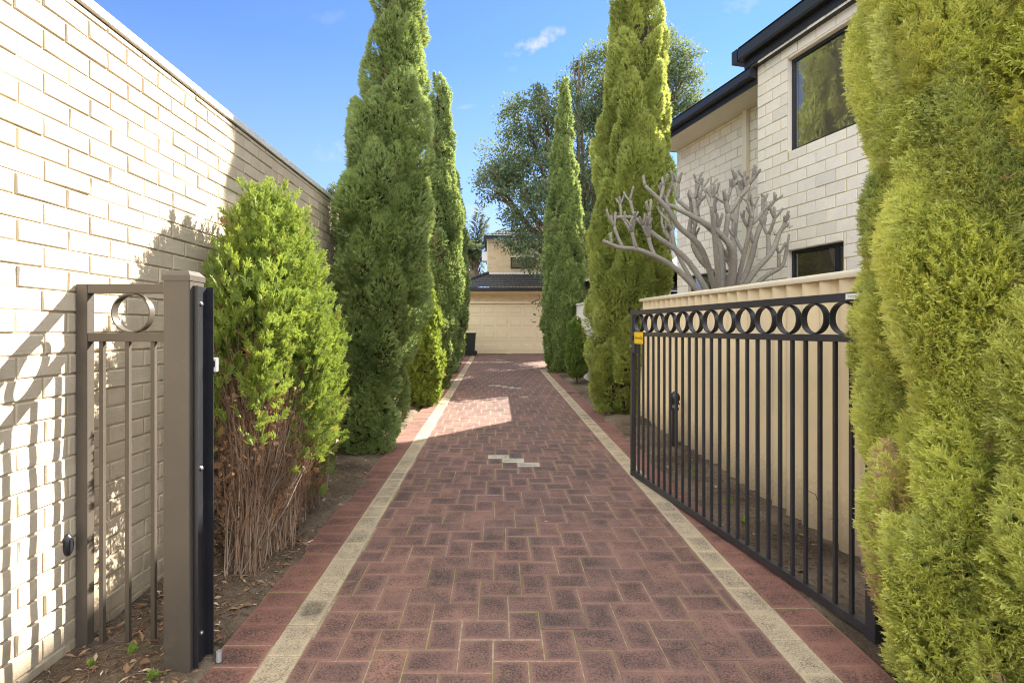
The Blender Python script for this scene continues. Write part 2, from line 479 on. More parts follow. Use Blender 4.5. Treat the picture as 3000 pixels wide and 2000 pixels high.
# pavers: brick red to purple, with black lichen specks and worn stains of their own
def mat_paver(name, c1, c2, c3, speck, stain, cream=False):
    k = NT(name)
    r, g, b = k.attr()
    c = k.mix(r, c1, c2)
    c = k.mix(k.math('MULTIPLY', g, 0.35 if cream else 0.75), c, c3)
    big = k.noise(0.55, 3, 0.5)
    n_f = k.noise(260, 3, 0.6); n_m = k.noise(115, 5, 0.78); n_l = k.noise(4.5, 6, 0.7)
    n_d = k.noise(1.0, 4, 0.7, k.mapv((210, 80, 90), (0, 0, 0.5)))
    lim = k.ramp(k.math('ADD', n_l, k.math('MULTIPLY', big, 0.5)), 0.55, 0.95)
    sp = k.ramp(k.math('ADD', n_m, k.math('MULTIPLY', lim, 0.17)), 0.53, 0.70)
    sp2 = k.ramp(n_d, 0.58, 0.72)
    c = k.mix(k.math('MULTIPLY', k.ramp(n_f, 0.35, 0.65), 0.22), c, tuple(x*1.35 for x in c1))
    c = k.mix(k.math('MULTIPLY', lim, 0.45), c, stain)
    c = k.mix(k.math('MULTIPLY', k.math('MULTIPLY', sp, k.math('ADD', 0.50, k.math('MULTIPLY', b, 0.50))), speck), c, (0.022, 0.018, 0.016))
    c = k.mix(k.math('MULTIPLY', sp2, speck*0.6), c, (0.03, 0.026, 0.022))
    c = k.mix(k.math('MULTIPLY', k.ramp(b, 0.75, 0.0), k.math('MULTIPLY', r, 0.32)), c, tuple(min(1, x*1.35) for x in c1))
    patch = k.ramp(k.noise(1.7, 6, 0.62, k.mapv((1, 0.8, 1))), 0.625, 0.71)
    c = k.mix(k.math('MULTIPLY', patch, 0.75), c, (0.028, 0.024, 0.022))
    h = k.math('ADD', k.math('MULTIPLY', n_f, 0.4), k.math('MULTIPLY', n_m, 0.8))
    k.bsdf(c, k.math('ADD', 0.62, k.math('MULTIPLY', n_m, 0.25)), k.bump(h, 0.35, 0.004), 0, 0.35)
    return k.m
M['paver'] = mat_paver('red paver', (0.27, 0.140, 0.105), (0.20, 0.105, 0.085), (0.092, 0.068, 0.068), 0.85, (0.082, 0.065, 0.056))
M['paver_red'] = mat_paver('red border paver', (0.265, 0.122, 0.090), (0.22, 0.104, 0.080), (0.17, 0.082, 0.066), 0.85, (0.13, 0.082, 0.066))
M['paver_cream'] = mat_paver('cream paver', (0.44, 0.355, 0.24), (0.40, 0.32, 0.215), (0.33, 0.27, 0.185), 0.75, (0.31, 0.26, 0.19), True)
M['paver_grey'] = mat_paver('pale replacement paver', (0.47, 0.43, 0.345), (0.43, 0.39, 0.32), (0.38, 0.355, 0.29), 0.8, (0.31, 0.285, 0.23))

k = NT('joint')
n1 = k.noise(2.2, 4); n2 = k.noise(40, 5, 0.7)
c = k.mix(k.ramp(n2, 0.35, 0.75), (0.38, 0.305, 0.205), (0.12, 0.095, 0.065))
gmask = k.ramp(k.math('ADD', n1, k.math('MULTIPLY', n2, 0.35)), 0.645, 0.74)
c = k.mix(k.math('MULTIPLY', gmask, 0.75), c, (0.21, 0.22, 0.05))
k.bsdf(c, 0.95, k.bump(n2, 0.8, 0.01)); M['joint'] = k.m

k = NT('soil')
n1 = k.noise(1.6, 5, 0.6); n2 = k.noise(22, 6, 0.7); n3 = k.noise(140, 4, 0.7); n4 = k.noise(400, 2, 0.6)
c = k.mix(k.ramp(n1, 0.38, 0.62), (0.085, 0.061, 0.043), (0.22, 0.172, 0.122))
c = k.mix(k.math('MULTIPLY', k.ramp(n2, 0.5, 0.68), 0.65), c, (0.036, 0.027, 0.02))
c = k.mix(k.math('MULTIPLY', k.ramp(n3, 0.58, 0.66), 0.5), c, (0.30, 0.24, 0.18))
c = k.mix(k.math('MULTIPLY', k.ramp(n4, 0.6, 0.68), 0.5), c, (0.02, 0.016, 0.012))
h = k.math('ADD', n2, k.math('MULTIPLY', n3, 0.5))
k.bsdf(c, 0.95, k.bump(h, 0.9, 0.02), 0, 0.15); M['soil'] = k.m

k = NT('litter')
r, g, b = k.attr()
c = k.mix(r, (0.30, 0.19, 0.10), (0.15, 0.08, 0.045))
c = k.mix(k.ramp(g, 0.7, 1.0), c, (0.55, 0.45, 0.33))
k.bsdf(c, 0.7); M['litter'] = k.m

M['cypress_near'] = mat_foliage('near cypress foliage', (0.090, 0.175, 0.085), (0.47, 0.55, 0.155), (0.92, 0.90, 0.21), (0.50, 0.34, 0.21), 0.36)
M['cypress'] = mat_foliage('cypress foliage', (0.055, 0.112, 0.048), (0.225, 0.32, 0.11), (0.50, 0.58, 0.175), (0.34, 0.24, 0.15), 0.36)
M['cypress_gold'] = mat_foliage('golden cypress foliage', (0.10, 0.17, 0.050), (0.36, 0.43, 0.115), (0.66, 0.69, 0.17), (0.34, 0.24, 0.15), 0.40)
M['thuja'] = mat_foliage('conifer shrub foliage', (0.08, 0.15, 0.035), (0.18, 0.27, 0.05), (0.40, 0.47, 0.065), (0.32, 0.17, 0.08))
M['gum'] = mat_foliage('broadleaf foliage', (0.055, 0.098, 0.070), (0.105, 0.165, 0.098), (0.27, 0.32, 0.10), None, 0.42, 0.35)
M['palm'] = mat_foliage('palm foliage', (0.045, 0.075, 0.035), (0.09, 0.13, 0.05), (0.20, 0.22, 0.07), None, 0.35, 0.35)
M['grass'] = mat_foliage('weed', (0.12, 0.22, 0.03), (0.22, 0.36, 0.05), (0.38, 0.46, 0.08), None)
M['dead_spray'] = mat_foliage('dead conifer spray', (0.16, 0.08, 0.04), (0.26, 0.14, 0.07), (0.38, 0.24, 0.13), None, 0.25)
# ------------------------------------------------------------------ ground and drive
def vnoise(x, y, seed):
    """smooth value noise"""
    g = np.random.default_rng(seed).random((64, 64))
    xi = np.floor(x).astype(int); yi = np.floor(y).astype(int)
    fx = x-xi; fy = y-yi
    fx = fx*fx*(3-2*fx); fy = fy*fy*(3-2*fy)
    a = g[xi % 64, yi % 64]; b = g[(xi+1) % 64, yi % 64]; c = g[xi % 64, (yi+1) % 64]; d = g[(xi+1) % 64, (yi+1) % 64]
    return (a*(1-fx)+b*fx)*(1-fy)+(c*(1-fx)+d*fx)*fy
def fbm(x, y, seed, n=4):
    s = 0; a = 0.5
    for i in range(n):
        s = s + a*(vnoise(x*2**i, y*2**i, seed+i)-0.5); a *= 0.5
    return s

def soil_z(x, y):
    g = gnd(y)
    eL = -1.235 + 0.34*fbm(y*1.9, x*0+3.3, 11) + 0.05*fbm(y*9, x*0+8.3, 15)
    eR = 1.625 + 0.24*fbm(y*2.0, x*0+5.1, 21) + 0.05*fbm(y*9, x*0+2.3, 25)
    dL = eL - x; dR = x - eR
    d = np.where(y < 15.4, np.maximum(dL, dR), np.maximum(dL, x-5.5))
    t = np.clip((d+0.03)/0.08, 0, 1); t = t*t*(3-2*t)
    bed = 0.006 + 0.02*np.clip(d/0.3, 0, 1) + 0.035*fbm(x*3.1+40, y*3.1+40, 31) + 0.02*fbm(x*17+40, y*17+40, 41, 3)
    bed = np.where(y < 26, bed, 0.0)
    return g + np.where((y > 0.3) & (y < 23), -0.04*(1-t) + bed*t, 0.0)

xs = np.unique(np.round(np.concatenate([np.array([-900, -300, -100, -40, -20, -12, -8, -5, -3.5, -2.6, -2.2]), np.arange(-2.0, -0.95, 0.022),
     np.arange(-0.95, 1.45, 0.3), np.arange(1.45, 2.5, 0.026), np.array([2.6, 2.8, 3.1, 3.6, 4.2, 5, 5.5, 5.7, 7, 9, 14, 25, 60, 150, 400, 900])]), 4))
ys = np.unique(np.round(np.concatenate([np.array([-900, -300, -100, -30, -12, -6, -3, -1, 0, 0.5, 1.0, 1.4]), np.arange(1.5, 7, 0.03), np.arange(7, 12, 0.07),
     np.arange(12, 24, 0.2), np.array([25, 26, 28, 32, 40, 60, 100, 200, 500, 1500])]), 4))
GX, GY = np.meshgrid(xs, ys)
GZ = soil_z(GX, GY)
nx, ny = len(xs), len(ys)
idx = np.arange(nx*ny).reshape(ny, nx)
loops = np.stack([idx[:-1, :-1], idx[:-1, 1:], idx[1:, 1:], idx[1:, :-1]], axis=-1)
me = mesh_np('ground', np.stack([GX, GY, GZ], -1), loops, np.full((nx-1)*(ny-1), 4), smooth=True)
tag(link('ground', me, M['soil']), kind='structure')

# pavers: 90 degree herringbone of 230 x 153 mm bricks between two soldier strips
PW = 0.1535; PL = 0.2303
def herring(x0, x1, y0, y1):
    kk, jj = np.meshgrid(np.arange(-420, 420), np.arange(-150, 150))
    bx = (kk*PW + 3.5*PW*jj).ravel(); by = (kk*PW + 0.5*PW*jj).ravel()
    H = np.stack([bx, bx+PL, by, by+PW], 1); V = np.stack([bx, bx+PW, by+PW, by+PW+PL], 1)
    A = np.concatenate([H, V])
    # mirror in y so that the steps run down to the right as seen from the street
    A = np.stack([A[:, 0]+0.06, A[:, 1]+0.06, -A[:, 3]+0.05, -A[:, 2]+0.05], 1)
    A[:, 0:2] = np.clip(A[:, 0:2], x0, x1); A[:, 2:4] = np.clip(A[:, 2:4], y0, y1)
    return A[(A[:, 1]-A[:, 0] > 0.03) & (A[:, 3]-A[:, 2] > 0.03)]
def rects_to_quads(A):
    q = np.zeros((len(A), 4, 3))
    q[:, 0, 0] = A[:, 0]; q[:, 1, 0] = A[:, 1]; q[:, 2, 0] = A[:, 1]; q[:, 3, 0] = A[:, 0]
    q[:, 0, 1] = A[:, 2]; q[:, 1, 1] = A[:, 2]; q[:, 2, 1] = A[:, 3]; q[:, 3, 1] = A[:, 3]
    return q
SL0, SL1 = -1.025, -0.872        # left cream strip
SR0, SR1 = 1.275, 1.43           # right cream strip
inner = np.concatenate([herring(SL1, SR0, 0.7, 15.55), herring(SL1, 5.4, 15.55, 22.5)])
strip = []; border = []
y = 0.7
while y < 22.4:
    strip.append((SL0, SL1, y, y+0.2303)); y += 0.2303
y = 0.7 + 0.11
while y < 15.0:
    strip.append((SR0, SR1, y, y+0.2303)); y += 0.2303
yend_r = y
y = 0.7
while y < 22.4:
    border.append((SL0-0.23, SL0, y, y+0.1535)); y += 0.1535
y = 0.7
while y < yend_r-0.05:
    border.append((SR1, SR1+0.225, y, min(y+0.1535, yend_r))); y += 0.1535
qs = rects_to_quads(np.array(strip)); qb = rects_to_quads(np.array(border)); qi = rects_to_quads(inner)
# the right strip curves away to the right in front of the garage court
arc = []; cxr, cyr = SR1+0.45, yend_r
nseg = 5
for i in range(nseg):
    a0 = math.pi - i*math.pi/2/nseg; a1 = math.pi - (i+1)*math.pi/2/nseg
    ri, ro = 0.45, 0.45+(SR1-SR0)
    arc.append([(cxr+ro*math.cos(a0), cyr+ro*math.sin(a0), 0), (cxr+ri*math.cos(a0), cyr+ri*math.sin(a0), 0),
                (cxr+ri*math.cos(a1), cyr+ri*math.sin(a1), 0), (cxr+ro*math.cos(a1), cyr+ro*math.sin(a1), 0)])
x = cxr
while x < 5.2:
    arc.append([(x, cyr+0.45, 0), (x+0.23, cyr+0.45, 0), (x+0.23, cyr+0.6, 0), (x, cyr+0.6, 0)]); x += 0.23
qs = np.concatenate([qs, np.array(arc)])
x = SR1
qx = []
while x < 5.2:
    ylim = cyr+0.44
    if x < cxr: ylim = cyr + math.sqrt(max(0.0, 0.44**2-(cxr-x-0.08)**2))
    if ylim-0.23 > cyr-0.3: qx.append((x, x+0.1535, max(ylim-0.23, cyr+0.01) if x < cxr else ylim-0.23, ylim))
    x += 0.1535
qx = [q for q in qx if q[3]-q[2] > 0.04]
qb = np.concatenate([qb, rects_to_quads(np.array(qx))])
def sub_mat(q):
    """drop the herringbone where the curved strip runs"""
    c = q.mean(1)
    r = np.hypot(c[:, 0]-cxr, c[:, 1]-cyr)
    bad = (c[:, 0] > SR0) & (c[:, 1] > 15.5) & (((c[:, 0] < cxr) & (r < 0.62)) | ((c[:, 0] >= cxr) & (c[:, 1] < cyr+0.62)))
    return q[~bad]
qi = sub_mat(qi)
allq = np.concatenate([qi, qs, qb])
mi = np.concatenate([np.zeros(len(qi), int), np.full(len(qs), 1), np.full(len(qb), 2)])
# three pale replacement pavers stepping down to the right, and a second set further up the drive
cen = allq.mean(1)
wide = (allq[:, 1, 0]-allq[:, 0, 0]) > 0.2
def pick(px_, py_):
    d = np.hypot((cen[:, 0]-px_), (cen[:, 1]-py_)) + np.where(wide & (mi == 0), 0, 9)
    return int(np.argmin(d))
b0 = cen[pick(-0.02, 5.52)]
for i in range(3): mi[pick(b0[0]+i*PW, b0[1]-i*PW)] = 3
b0 = cen[pick(-0.02, 11.9)]
for i in range(4): mi[pick(b0[0]+i*PW, b0[1]-i*PW)] = 3
b0 = cen[pick(0.2, 19.0)]
for i in range(2): mi[pick(b0[0]+i*PW, b0[1]-i*PW)] = 3
allq[:, :, 2] = gnd(allq[:, :, 1])
at = rand_attr(len(allq))
# darker, purple pavers are commoner along the middle of the drive
mid = np.exp(-((cen[:, 0]-0.45)/0.75)**2)*(0.35+0.65*np.clip((cen[:, 1]-2.5)/2.5, 0, 1))
at[:, 1] = np.clip(at[:, 1]*0.55 + mid*0.75*np.random.default_rng(3).random(len(cen))**0.6, 0, 1)
hgt = rng.normal(0, 0.0012, len(allq))
V, L, S, A, MI = quad_tiles(allq, (0, 0, 1), 0.0025, 0.0030, hgt, -0.016, at, 0.0005, mi, 0.03)
me = mesh_np('driveway', V, L, S, A, MI)
drive = tag(link('driveway', me, [M['paver'], M['paver_cream'], M['paver_red'], M['paver_grey']]), kind='structure')
jb = MB()
yy = [0.7, 5, 10, 15.4]
for a, b in zip(yy[:-1], yy[1:]):
    jb.add([(SL0-0.23, a, gnd(a)-0.0036), (SR1+0.225, a, gnd(a)-0.0036), (SR1+0.225, b, gnd(b)-0.0036), (SL0-0.23, b, gnd(b)-0.0036)], [(0, 1, 2, 3)])
a, b = 15.4, 22.5
jb.add([(SL0-0.23, a, gnd(a)-0.0036), (5.4, a, gnd(a)-0.0036), (5.4, b, gnd(b)-0.0036), (SL0-0.23, b, gnd(b)-0.0036)], [(0, 1, 2, 3)])
jb.build('joint_sand', M['joint'], drive, fix=False)

# ------------------------------------------------------------------ brickwork
def bond(w, h, course, length, holes=(), z0=0.0, u0=0.0, soldier=None):
    out = []
    r = 0; v = 0.0
    while v < h-0.02:
        v1 = min(v+course, h)
        u = -(length*0.5 if r % 2 else 0.0) + rng.normal(0, 0.004)
        while u < w:
            a, b = max(u, 0), min(u+length, w)
            pieces = [(a, b)]
            for (ha, hb, hv0, hv1) in holes:
                ov = min(v1, hv1)-max(v, hv0)
                if ov > 0.02:
                    for (p, q) in pieces:
                        a2, b2 = max(p, ha), min(q, hb)
                        if b2-a2 > 0.035:
                            if v1-hv1 > 0.02: out.append((u0+a2, u0+b2, z0+hv1, z0+v1))
                            if hv0-v > 0.02: out.append((u0+a2, u0+b2, z0+v, z0+hv0))
                    np_ = []
                    for (p, q) in pieces:
                        if q <= ha or p >= hb: np_.append((p, q)); continue
                        if p < ha: np_.append((p, ha))
                        if q > hb: np_.append((hb, q))
                    pieces = np_
            for (p, q) in pieces:
                if q-p > 0.035: out.append((u0+p, u0+q, z0+v, z0+v1))
            u += length
        v += course; r += 1
    return np.array(out)
def bricks(name, A, O, U, mat, parent, inset, cham, height, hj, jit=0.0):
    O = np.array(O, float); U = np.array(U, float); Vv = np.array((0, 0, 1.0))
    n = np.cross(U, Vv)
    q = np.stack([O+A[:, i, None]*U+A[:, j, None]*Vv for i, j in ((0, 2), (1, 2), (1, 3), (0, 3))], 1)
    hh = height + rng.normal(0, hj, len(A))
    hh = np.where(rng.random(len(A)) < 0.03, hh+rng.normal(0, hj*1.8, len(A)), hh)
    V, L, S, At, _ = quad_tiles(q, n, inset, cham, hh, 0.0005, rand_attr(len(A)), jit)
    return link(name, mesh_np(name, V, L, S, At), mat, parent)

wall = empty('brick_wall', (-2.0, 3.3, 0))
tag(wall, 'tall cream brick wall along the left edge of the drive', 'wall')
WX, WY0, WY1, WT = -1.905, 0.2, 6.25, 2.93
def W(o, root): o.matrix_parent_inverse = root.matrix_basis.inverted(); return o
wb = MB().box(WX-0.23, WX, WY0, WY1, -0.2, WT)
W(wb.build('mortar', M['mortar'], wall), wall)
A = bond(WY1-WY0, WT+0.12, 0.0914, 0.247)
A[:, 2:] -= 0.12
W(bricks('brickwork', A, (WX, WY0, 0), (0, 1, 0), M['brick_wall'], wall, 0.0046, 0.004, 0.0062, 0.0011, 0.0012), wall)
fl = MB().box(WX-0.26, WX+0.016, WY0, WY1+0.01, WT+0.012, WT+0.062, bev=0.004)
W(fl.build('flashing', M['white_metal'], wall), wall)
W(MB().box(WX-0.22, WX-0.004, WY0, WY1-0.01, WT, WT+0.012).build('coping_gap', M['channel'], wall), wall)

# ------------------------------------------------------------------ fixed gate panel, post
def ring(mb, c, r, t, y0, y1, n=28, mi=0):
    v = []; f = []
    for k_ in range(n):
        a = 2*math.pi*k_/n; cc, ss = math.cos(a), math.sin(a)
        v += [(c[0]+r*cc, y0, c[1]+r*ss), (c[0]+(r-t)*cc, y0, c[1]+(r-t)*ss), (c[0]+(r-t)*cc, y1, c[1]+(r-t)*ss), (c[0]+r*cc, y1, c[1]+r*ss)]
    for k_ in range(n):
        b = 4*k_; d = 4*((k_+1) % n)
        for i in range(4): f.append((b+i, b+(i+1) % 4, d+(i+1) % 4, d+i))
    return mb.add(v, f, mi)

pan = empty('gate_side_panel', (-1.62, 2.355, 0))
tag(pan, 'narrow bronze steel railing panel with one ring between brick wall and post', 'railing')
def P(mb, name, mat=M['bronze'], root=None, sm=False): return W(mb.build(name, mat, root, sm), root)
P(MB().box(-1.893, -1.842, 2.333, 2.377, -0.03, 1.655, bev=0.002), 'stile', root=pan)
P(MB().box(-1.41, -1.36, 2.333, 2.377, -0.03, 1.655, bev=0.002), 'stile', root=pan)
P(MB().box(-1.842, -1.41, 2.3345, 2.3755, 1.613, 1.655, bev=0.002), 'top_rail', root=pan)
P(MB().box(-1.842, -1.41, 2.3345, 2.3755, 1.395, 1.435, bev=0.002), 'middle_rail', root=pan)
P(MB().box(-1.842, -1.41, 2.3345, 2.3755, 0.0, 0.03, bev=0.002), 'bottom_rail', M['bronze'], root=pan)
for bx in (-1.789, -1.672, -1.556):
    P(MB().box(bx-0.009, bx+0.009, 2.346, 2.364, 0.03, 1.395), 'bar', root=pan)
o = P(ring(MB(), (-1.65, 1.524), 0.0885, 0.006, 2.337, 2.373, 40), 'ring', root=pan); smooth_angle(o)
hl = MB().lathe([(0.03, 0), (0.03, 0.012), (0.022, 0.022)], n=18)
o = hl.build('wall_stop', M['channel'], pan); o.rotation_euler = (0, R(90), 0); o.scale = (1.6, 0.7, 1); o.location = (-1.899+1.62, 2.29-2.355, 0.50)

post = empty('gate_post', (-1.34, 2.225, 0))
tag(post, 'square bronze steel gate post with hooded cap in front of the dry shrub', 'post')
P(MB().box(-1.396, -1.284, 2.17, 2.28, -0.08, 1.66, bev=0.004), 'shaft', root=post)
cap = MB()
def frus(z0, z1, e0, e1):
    x0, x1, y0, y1 = -1.396, -1.284, 2.17, 2.28
    v = [(x0-e0, y0-e0, z0), (x1+e0, y0-e0, z0), (x1+e0, y1+e0, z0), (x0-e0, y1+e0, z0), (x0-e1, y0-e1, z1), (x1+e1, y0-e1, z1), (x1+e1, y1+e1, z1), (x0-e1, y1+e1, z1)]
    return v
cap.add(frus(1.655, 1.678, 0.003, 0.003), [(0, 1, 5, 4), (1, 2, 6, 5), (2, 3, 7, 6), (3, 0, 4, 7), (3, 2, 1, 0)])
cap.add(frus(1.678, 1.698, 0.003, -0.014), [(0, 1, 5, 4), (1, 2, 6, 5), (2, 3, 7, 6), (3, 0, 4, 7), (4, 5, 6, 7)])
P(cap, 'cap', root=post)
ch = MB().box(-1.2835, -1.279, 2.192, 2.292, 0.02, 1.635).box(-1.279, -1.262, 2.192, 2.196, 0.02, 1.635).box(-1.279, -1.250, 2.288, 2.293, 0.02, 1.635)
P(ch, 'latch_channel', M['channel'], root=post)
lt = MB().box(-1.262, -1.238, 2.294, 2.310, 1.262, 1.325, bev=0.003)
lo_ = P(lt, 'latch_plate', M['white_plastic'], root=post)
P(MB().box(-1.257, -1.245, 2.2925, 2.2945, 1.285, 1.312), 'latch_slot', M['ink'], root=post)
for z in (1.56, 0.14, 0.85):
    b = MB().lathe([(0.009, 0), (0.009, 0.004), (0.005, 0.008)], n=10)
    o = b.build('bolt', M['steel'], post); o.rotation_euler = (0, R(90), 0); o.location = (-1.279+1.34, 2.245-2.225, z)

# ------------------------------------------------------------------ sliding gate leaf on the right
gate = empty('driveway_gate', (1.756, 2.38, 0.0), math.atan2(2.61, -0.449))
tag(gate, 'open black steel driveway gate with a row of rings and upright bars', 'gate')
GL = 2.655
def G(mb, name, mat=M['black_steel']): return mb.build(name, mat, gate)
G(MB().box(0, 0.052, -0.025, 0.025, 0.0, 1.63, bev=0.002), 'stile')
G(MB().box(GL-0.04, GL, -0.02, 0.02, 0.05, 1.63, bev=0.002), 'stile')
G(MB().box(0.052, GL-0.04, -0.0195, 0.0195, 1.588, 1.63, bev=0.002), 'top_rail')
G(MB().box(0.052, GL-0.04, -0.0195, 0.0195, 1.388, 1.425, bev=0.002), 'middle_rail')
rl = MB()
prof = [(-0.0195, 0.0), (0.0195, 0.0), (0.0195, 0.045), (-0.0195, 0.045)]
v = [(0.052, yy_, zz_+0.022) for yy_, zz_ in prof] + [(GL-0.04, yy_, zz_+0.06) for yy_, zz_ in prof]
rl.add(v, [(0, 1, 2, 3), (7, 6, 5, 4), (0, 4, 5, 1), (1, 5, 6, 2), (2, 6, 7, 3), (3, 7, 4, 0)])
G(rl, 'bottom_rail')
NB = 25
bar0 = None
for i in range(NB):
    bx = 0.052 + (GL-0.092)*(i+1)/(NB+1)
    z0 = 0.067 + 0.038*bx/GL
    if bar0 is None:
        bar0 = G(MB().box(-0.0085, 0.0085, -0.0085, 0.0085, 0.0, 1.321), 'bar'); bo = bar0
    else:
        bo = bar0.copy(); col.objects.link(bo)
    bo.parent = gate; bo.location = (bx, 0, z0); bo.scale = (1, 1, (1.388-z0)/1.321)
NR = 13
ring0 = None
for i in range(NR):
    rx = 0.052 + (GL-0.092)*(i+0.72)/(NR+0.35)
    if ring0 is None:
        ring0 = G(ring(MB(), (0, 0), 0.0815, 0.006, -0.018, 0.018, 36), 'ring'); smooth_angle(ring0); ro = ring0
    else:
        ro = ring0.copy(); col.objects.link(ro)
    ro.parent = gate; ro.location = (rx, 0, 1.5065)
lb = G(MB().box(GL-0.095, GL-0.002, -0.024, 0.024, 1.225, 1.345, bev=0.003), 'lock_box')
kb = MB().lathe([(0.013, 0), (0.013, 0.006), (0.009, 0.009)], n=16)
o = kb.build('key_cylinder', M['steel'], lb); o.rotation_euler = (R(-90), 0, 0); o.location = (GL-0.025, 0.024, 1.29)
st = MB().box(0.085, 0.165, 0.0196, 0.0206, 1.596, 1.624)
lab = G(st, 'maker_label', M['white_plastic'])
def text(name, body, size, loc, rot, mat, parent, xs=1.0, align='CENTER'):
    c = bpy.data.curves.new(name, 'FONT'); c.body = body; c.size = size; c.align_x = align; c.align_y = 'CENTER'
    c.extrude = 0.0003; c.resolution_u = 3
    o = bpy.data.objects.new(name, c); o.location = loc; o.rotation_euler = rot; o.scale = (xs, 1, 1)
    col.objects.link(o)
    bpy.context.view_layer.update()
    me = bpy.data.meshes.new_from_object(o.evaluated_get(bpy.context.evaluated_depsgraph_get()))
    col.objects.unlink(o); bpy.data.objects.remove(o); me.materials.clear()
    o = link(name, me, mat, parent); o.location = loc; o.rotation_euler = rot; o.scale = (xs, 1, 1); return o
M['faint_ink'] = mat_paint('faded ink', (0.28, 0.27, 0.28), 0.6, 0.0)
lines = MB()
for z, w in ((1.6195, 0.068), (1.6005, 0.072)):
    x = 0.125-w/2
    while x < 0.125+w/2:
        s_ = random.uniform(0.002, 0.006); lines.box(x, min(x+s_, 0.125+w/2), 0.0206, 0.0209, z-0.0011, z+0.0011); x += s_+0.0013
x = 0.1
while x < 0.15:
    s_ = random.uniform(0.002, 0.0035); lines.box(x, x+s_, 0.0206, 0.0209, 1.607, 1.6135); x += s_+0.0012 if random.random() < 0.85 else s_+0.004
lines.build('faded_print', M['faint_ink'], lab)

gm = gate.matrix_basis.copy()
sg = empty('warning_sign', (0, 0, 0))
sg.matrix_basis = Matrix.Translation(Vector((1.756, 2.38, 0))) @ Matrix.Rotation(math.atan2(2.61, -0.449), 4, 'Z') @ Matrix.Translation(Vector((GL-0.19, 0.022, 1.372)))
tag(sg, 'small yellow warning sign wired to the end of the black gate', 'sign')
MB().box(-0.09, 0.09, 0, 0.002, -0.056, 0.056).build('plate', M['sign_yellow'], sg)
for z in (-0.0515, 0.0515): MB().box(-0.088, 0.088, 0.002, 0.0026, z-0.0012, z+0.0012).build('border_line', M['ink'], sg)
RT = (R(90), 0, R(180))
text('lettering', "Beware", 0.040, (0.040, 0.0023, 0.002), RT, M['ink'], sg, 0.60)
text('lettering', "of the", 0.027, (-0.0165, 0.0023, -0.001), RT, M['ink'], sg, 0.60)
text('lettering', "Dog", 0.046, (-0.058, 0.0023, 0.002), RT, M['ink'], sg, 0.62)

# ------------------------------------------------------------------ corrugated fences
def corr_fence(name, label, x0, x1, y0, y1, ztop, mat, capmat, pitch=0.2, amp=0.031, gap_every=None, step=0.0):
    root = empty(name, ((x0+x1)/2, (y0+y1)/2, 0)); tag(root, label, 'fence')
    n = int((y1-y0)/pitch*12)
    t = np.linspace(0, 1, n+1)
    yv = y0+(y1-y0)*t; xv = x0+(x1-x0)*t + amp*np.sin(2*np.pi*(yv-y0)/pitch)
    zt = ztop + 0.02*(yv-y0); zb = gnd(yv)-0.03
    V = np.concatenate([np.stack([xv, yv, zb], 1), np.stack([xv, yv, zt], 1), np.stack([xv+0.007, yv, zb], 1), np.stack([xv+0.007, yv, zt], 1)])
    i = np.arange(n); m = n+1
    F = np.concatenate([np.stack([i, i+m, i+m+1, i+1], 1), np.stack([i+2*m, i+2*m+1, i+3*m+1, i+3*m], 1)])
    W(link('sheet', mesh_np('sheet', V, F, np.full(len(F), 4), smooth=True), mat, root), root)
    # rolled capping along the top
    prof = [(-0.044, -0.034), (-0.047, -0.012), (-0.040, 0.004), (-0.02, 0.014), (0.0, 0.017), (0.02, 0.014), (0.040, 0.004), (0.047, -0.012), (0.044, -0.034)]
    seg = max(1, round((y1-y0)/2.4)); cm = MB()
    for s_ in range(seg):
        ya = y0+(y1-y0)*s_/seg - (0.03 if s_ == 0 else 0); yb = y0+(y1-y0)*(s_+1)/seg + 0.02
        e = 0.003*(s_ % 2)
        v = []
        for yy_ in (ya, yb):
            xx_ = x0+(x1-x0)*(yy_-y0)/(y1-y0); zz_ = ztop+0.02*(yy_-y0)
            v += [(xx_+p*(1+e*10), yy_, zz_+q+e) for p, q in prof]
        k_ = len(prof)
        cm.add(v, [(j, j+1, k_+j+1, k_+j) for j in range(k_-1)] + [tuple(range(k_)), tuple(range(2*k_-1, k_-1, -1))])
    o = W(cm.build('capping', capmat, root), root); smooth_angle(o, 40)
    return root
f1 = corr_fence('boundary_fence', 'cream corrugated fence behind the open black gate', 2.215, 2.20, 2.95, 7.87, 1.80, M['fence_cream'], M['fence_cap'])
for (cy, cz, pts) in ((3.60, 0.20, [(0, 0), (0.03, 0.10), (0.075, 0.115)]), (3.9, 0.30, [(0, 0), (0.07, -0.01)]), (3.35, 0.22, [(0, 0), (0.05, -0.02), (0.1, -0.025)]), (4.4, 0.24, [(0, 0), (0.05, 0.01), (0.12, 0.0)]), (5.0, 0.27, [(0, 0), (0.04, 0.06), (0.09, 0.06)])):
    prev = None; cr = MB()
    for (a, b) in pts:
        yy_ = cy+a; xx_ = 2.2135+0.031*math.sin(2*math.pi*(yy_-2.95)/0.2)-0.0012
        cur = Vector((xx_, yy_, cz+b))
        if prev is not None:
            mid_ = (prev+cur)/2; mid_.x = 2.2135+0.031*math.sin(2*math.pi*(mid_.y-2.95)/0.2)-0.0012
            cr.tube([prev, mid_, cur], 0.0022, 4)
        prev = cur
    W(cr.build('crack', M['ink'], f1), f1)
corr_fence('boundary_fence', 'pale corrugated fence glimpsed between the slim and the broad cypress on the right', 2.2, 2.2, 8.95, 15.3, 2.03, M['fence_pale'], M['fence_pale'])
corr_fence('boundary_fence', 'cream corrugated fence behind the left row of cypresses', -2.02, -2.02, 6.35, 22.3, 1.85, M['fence_cream'], M['fence_cap'])

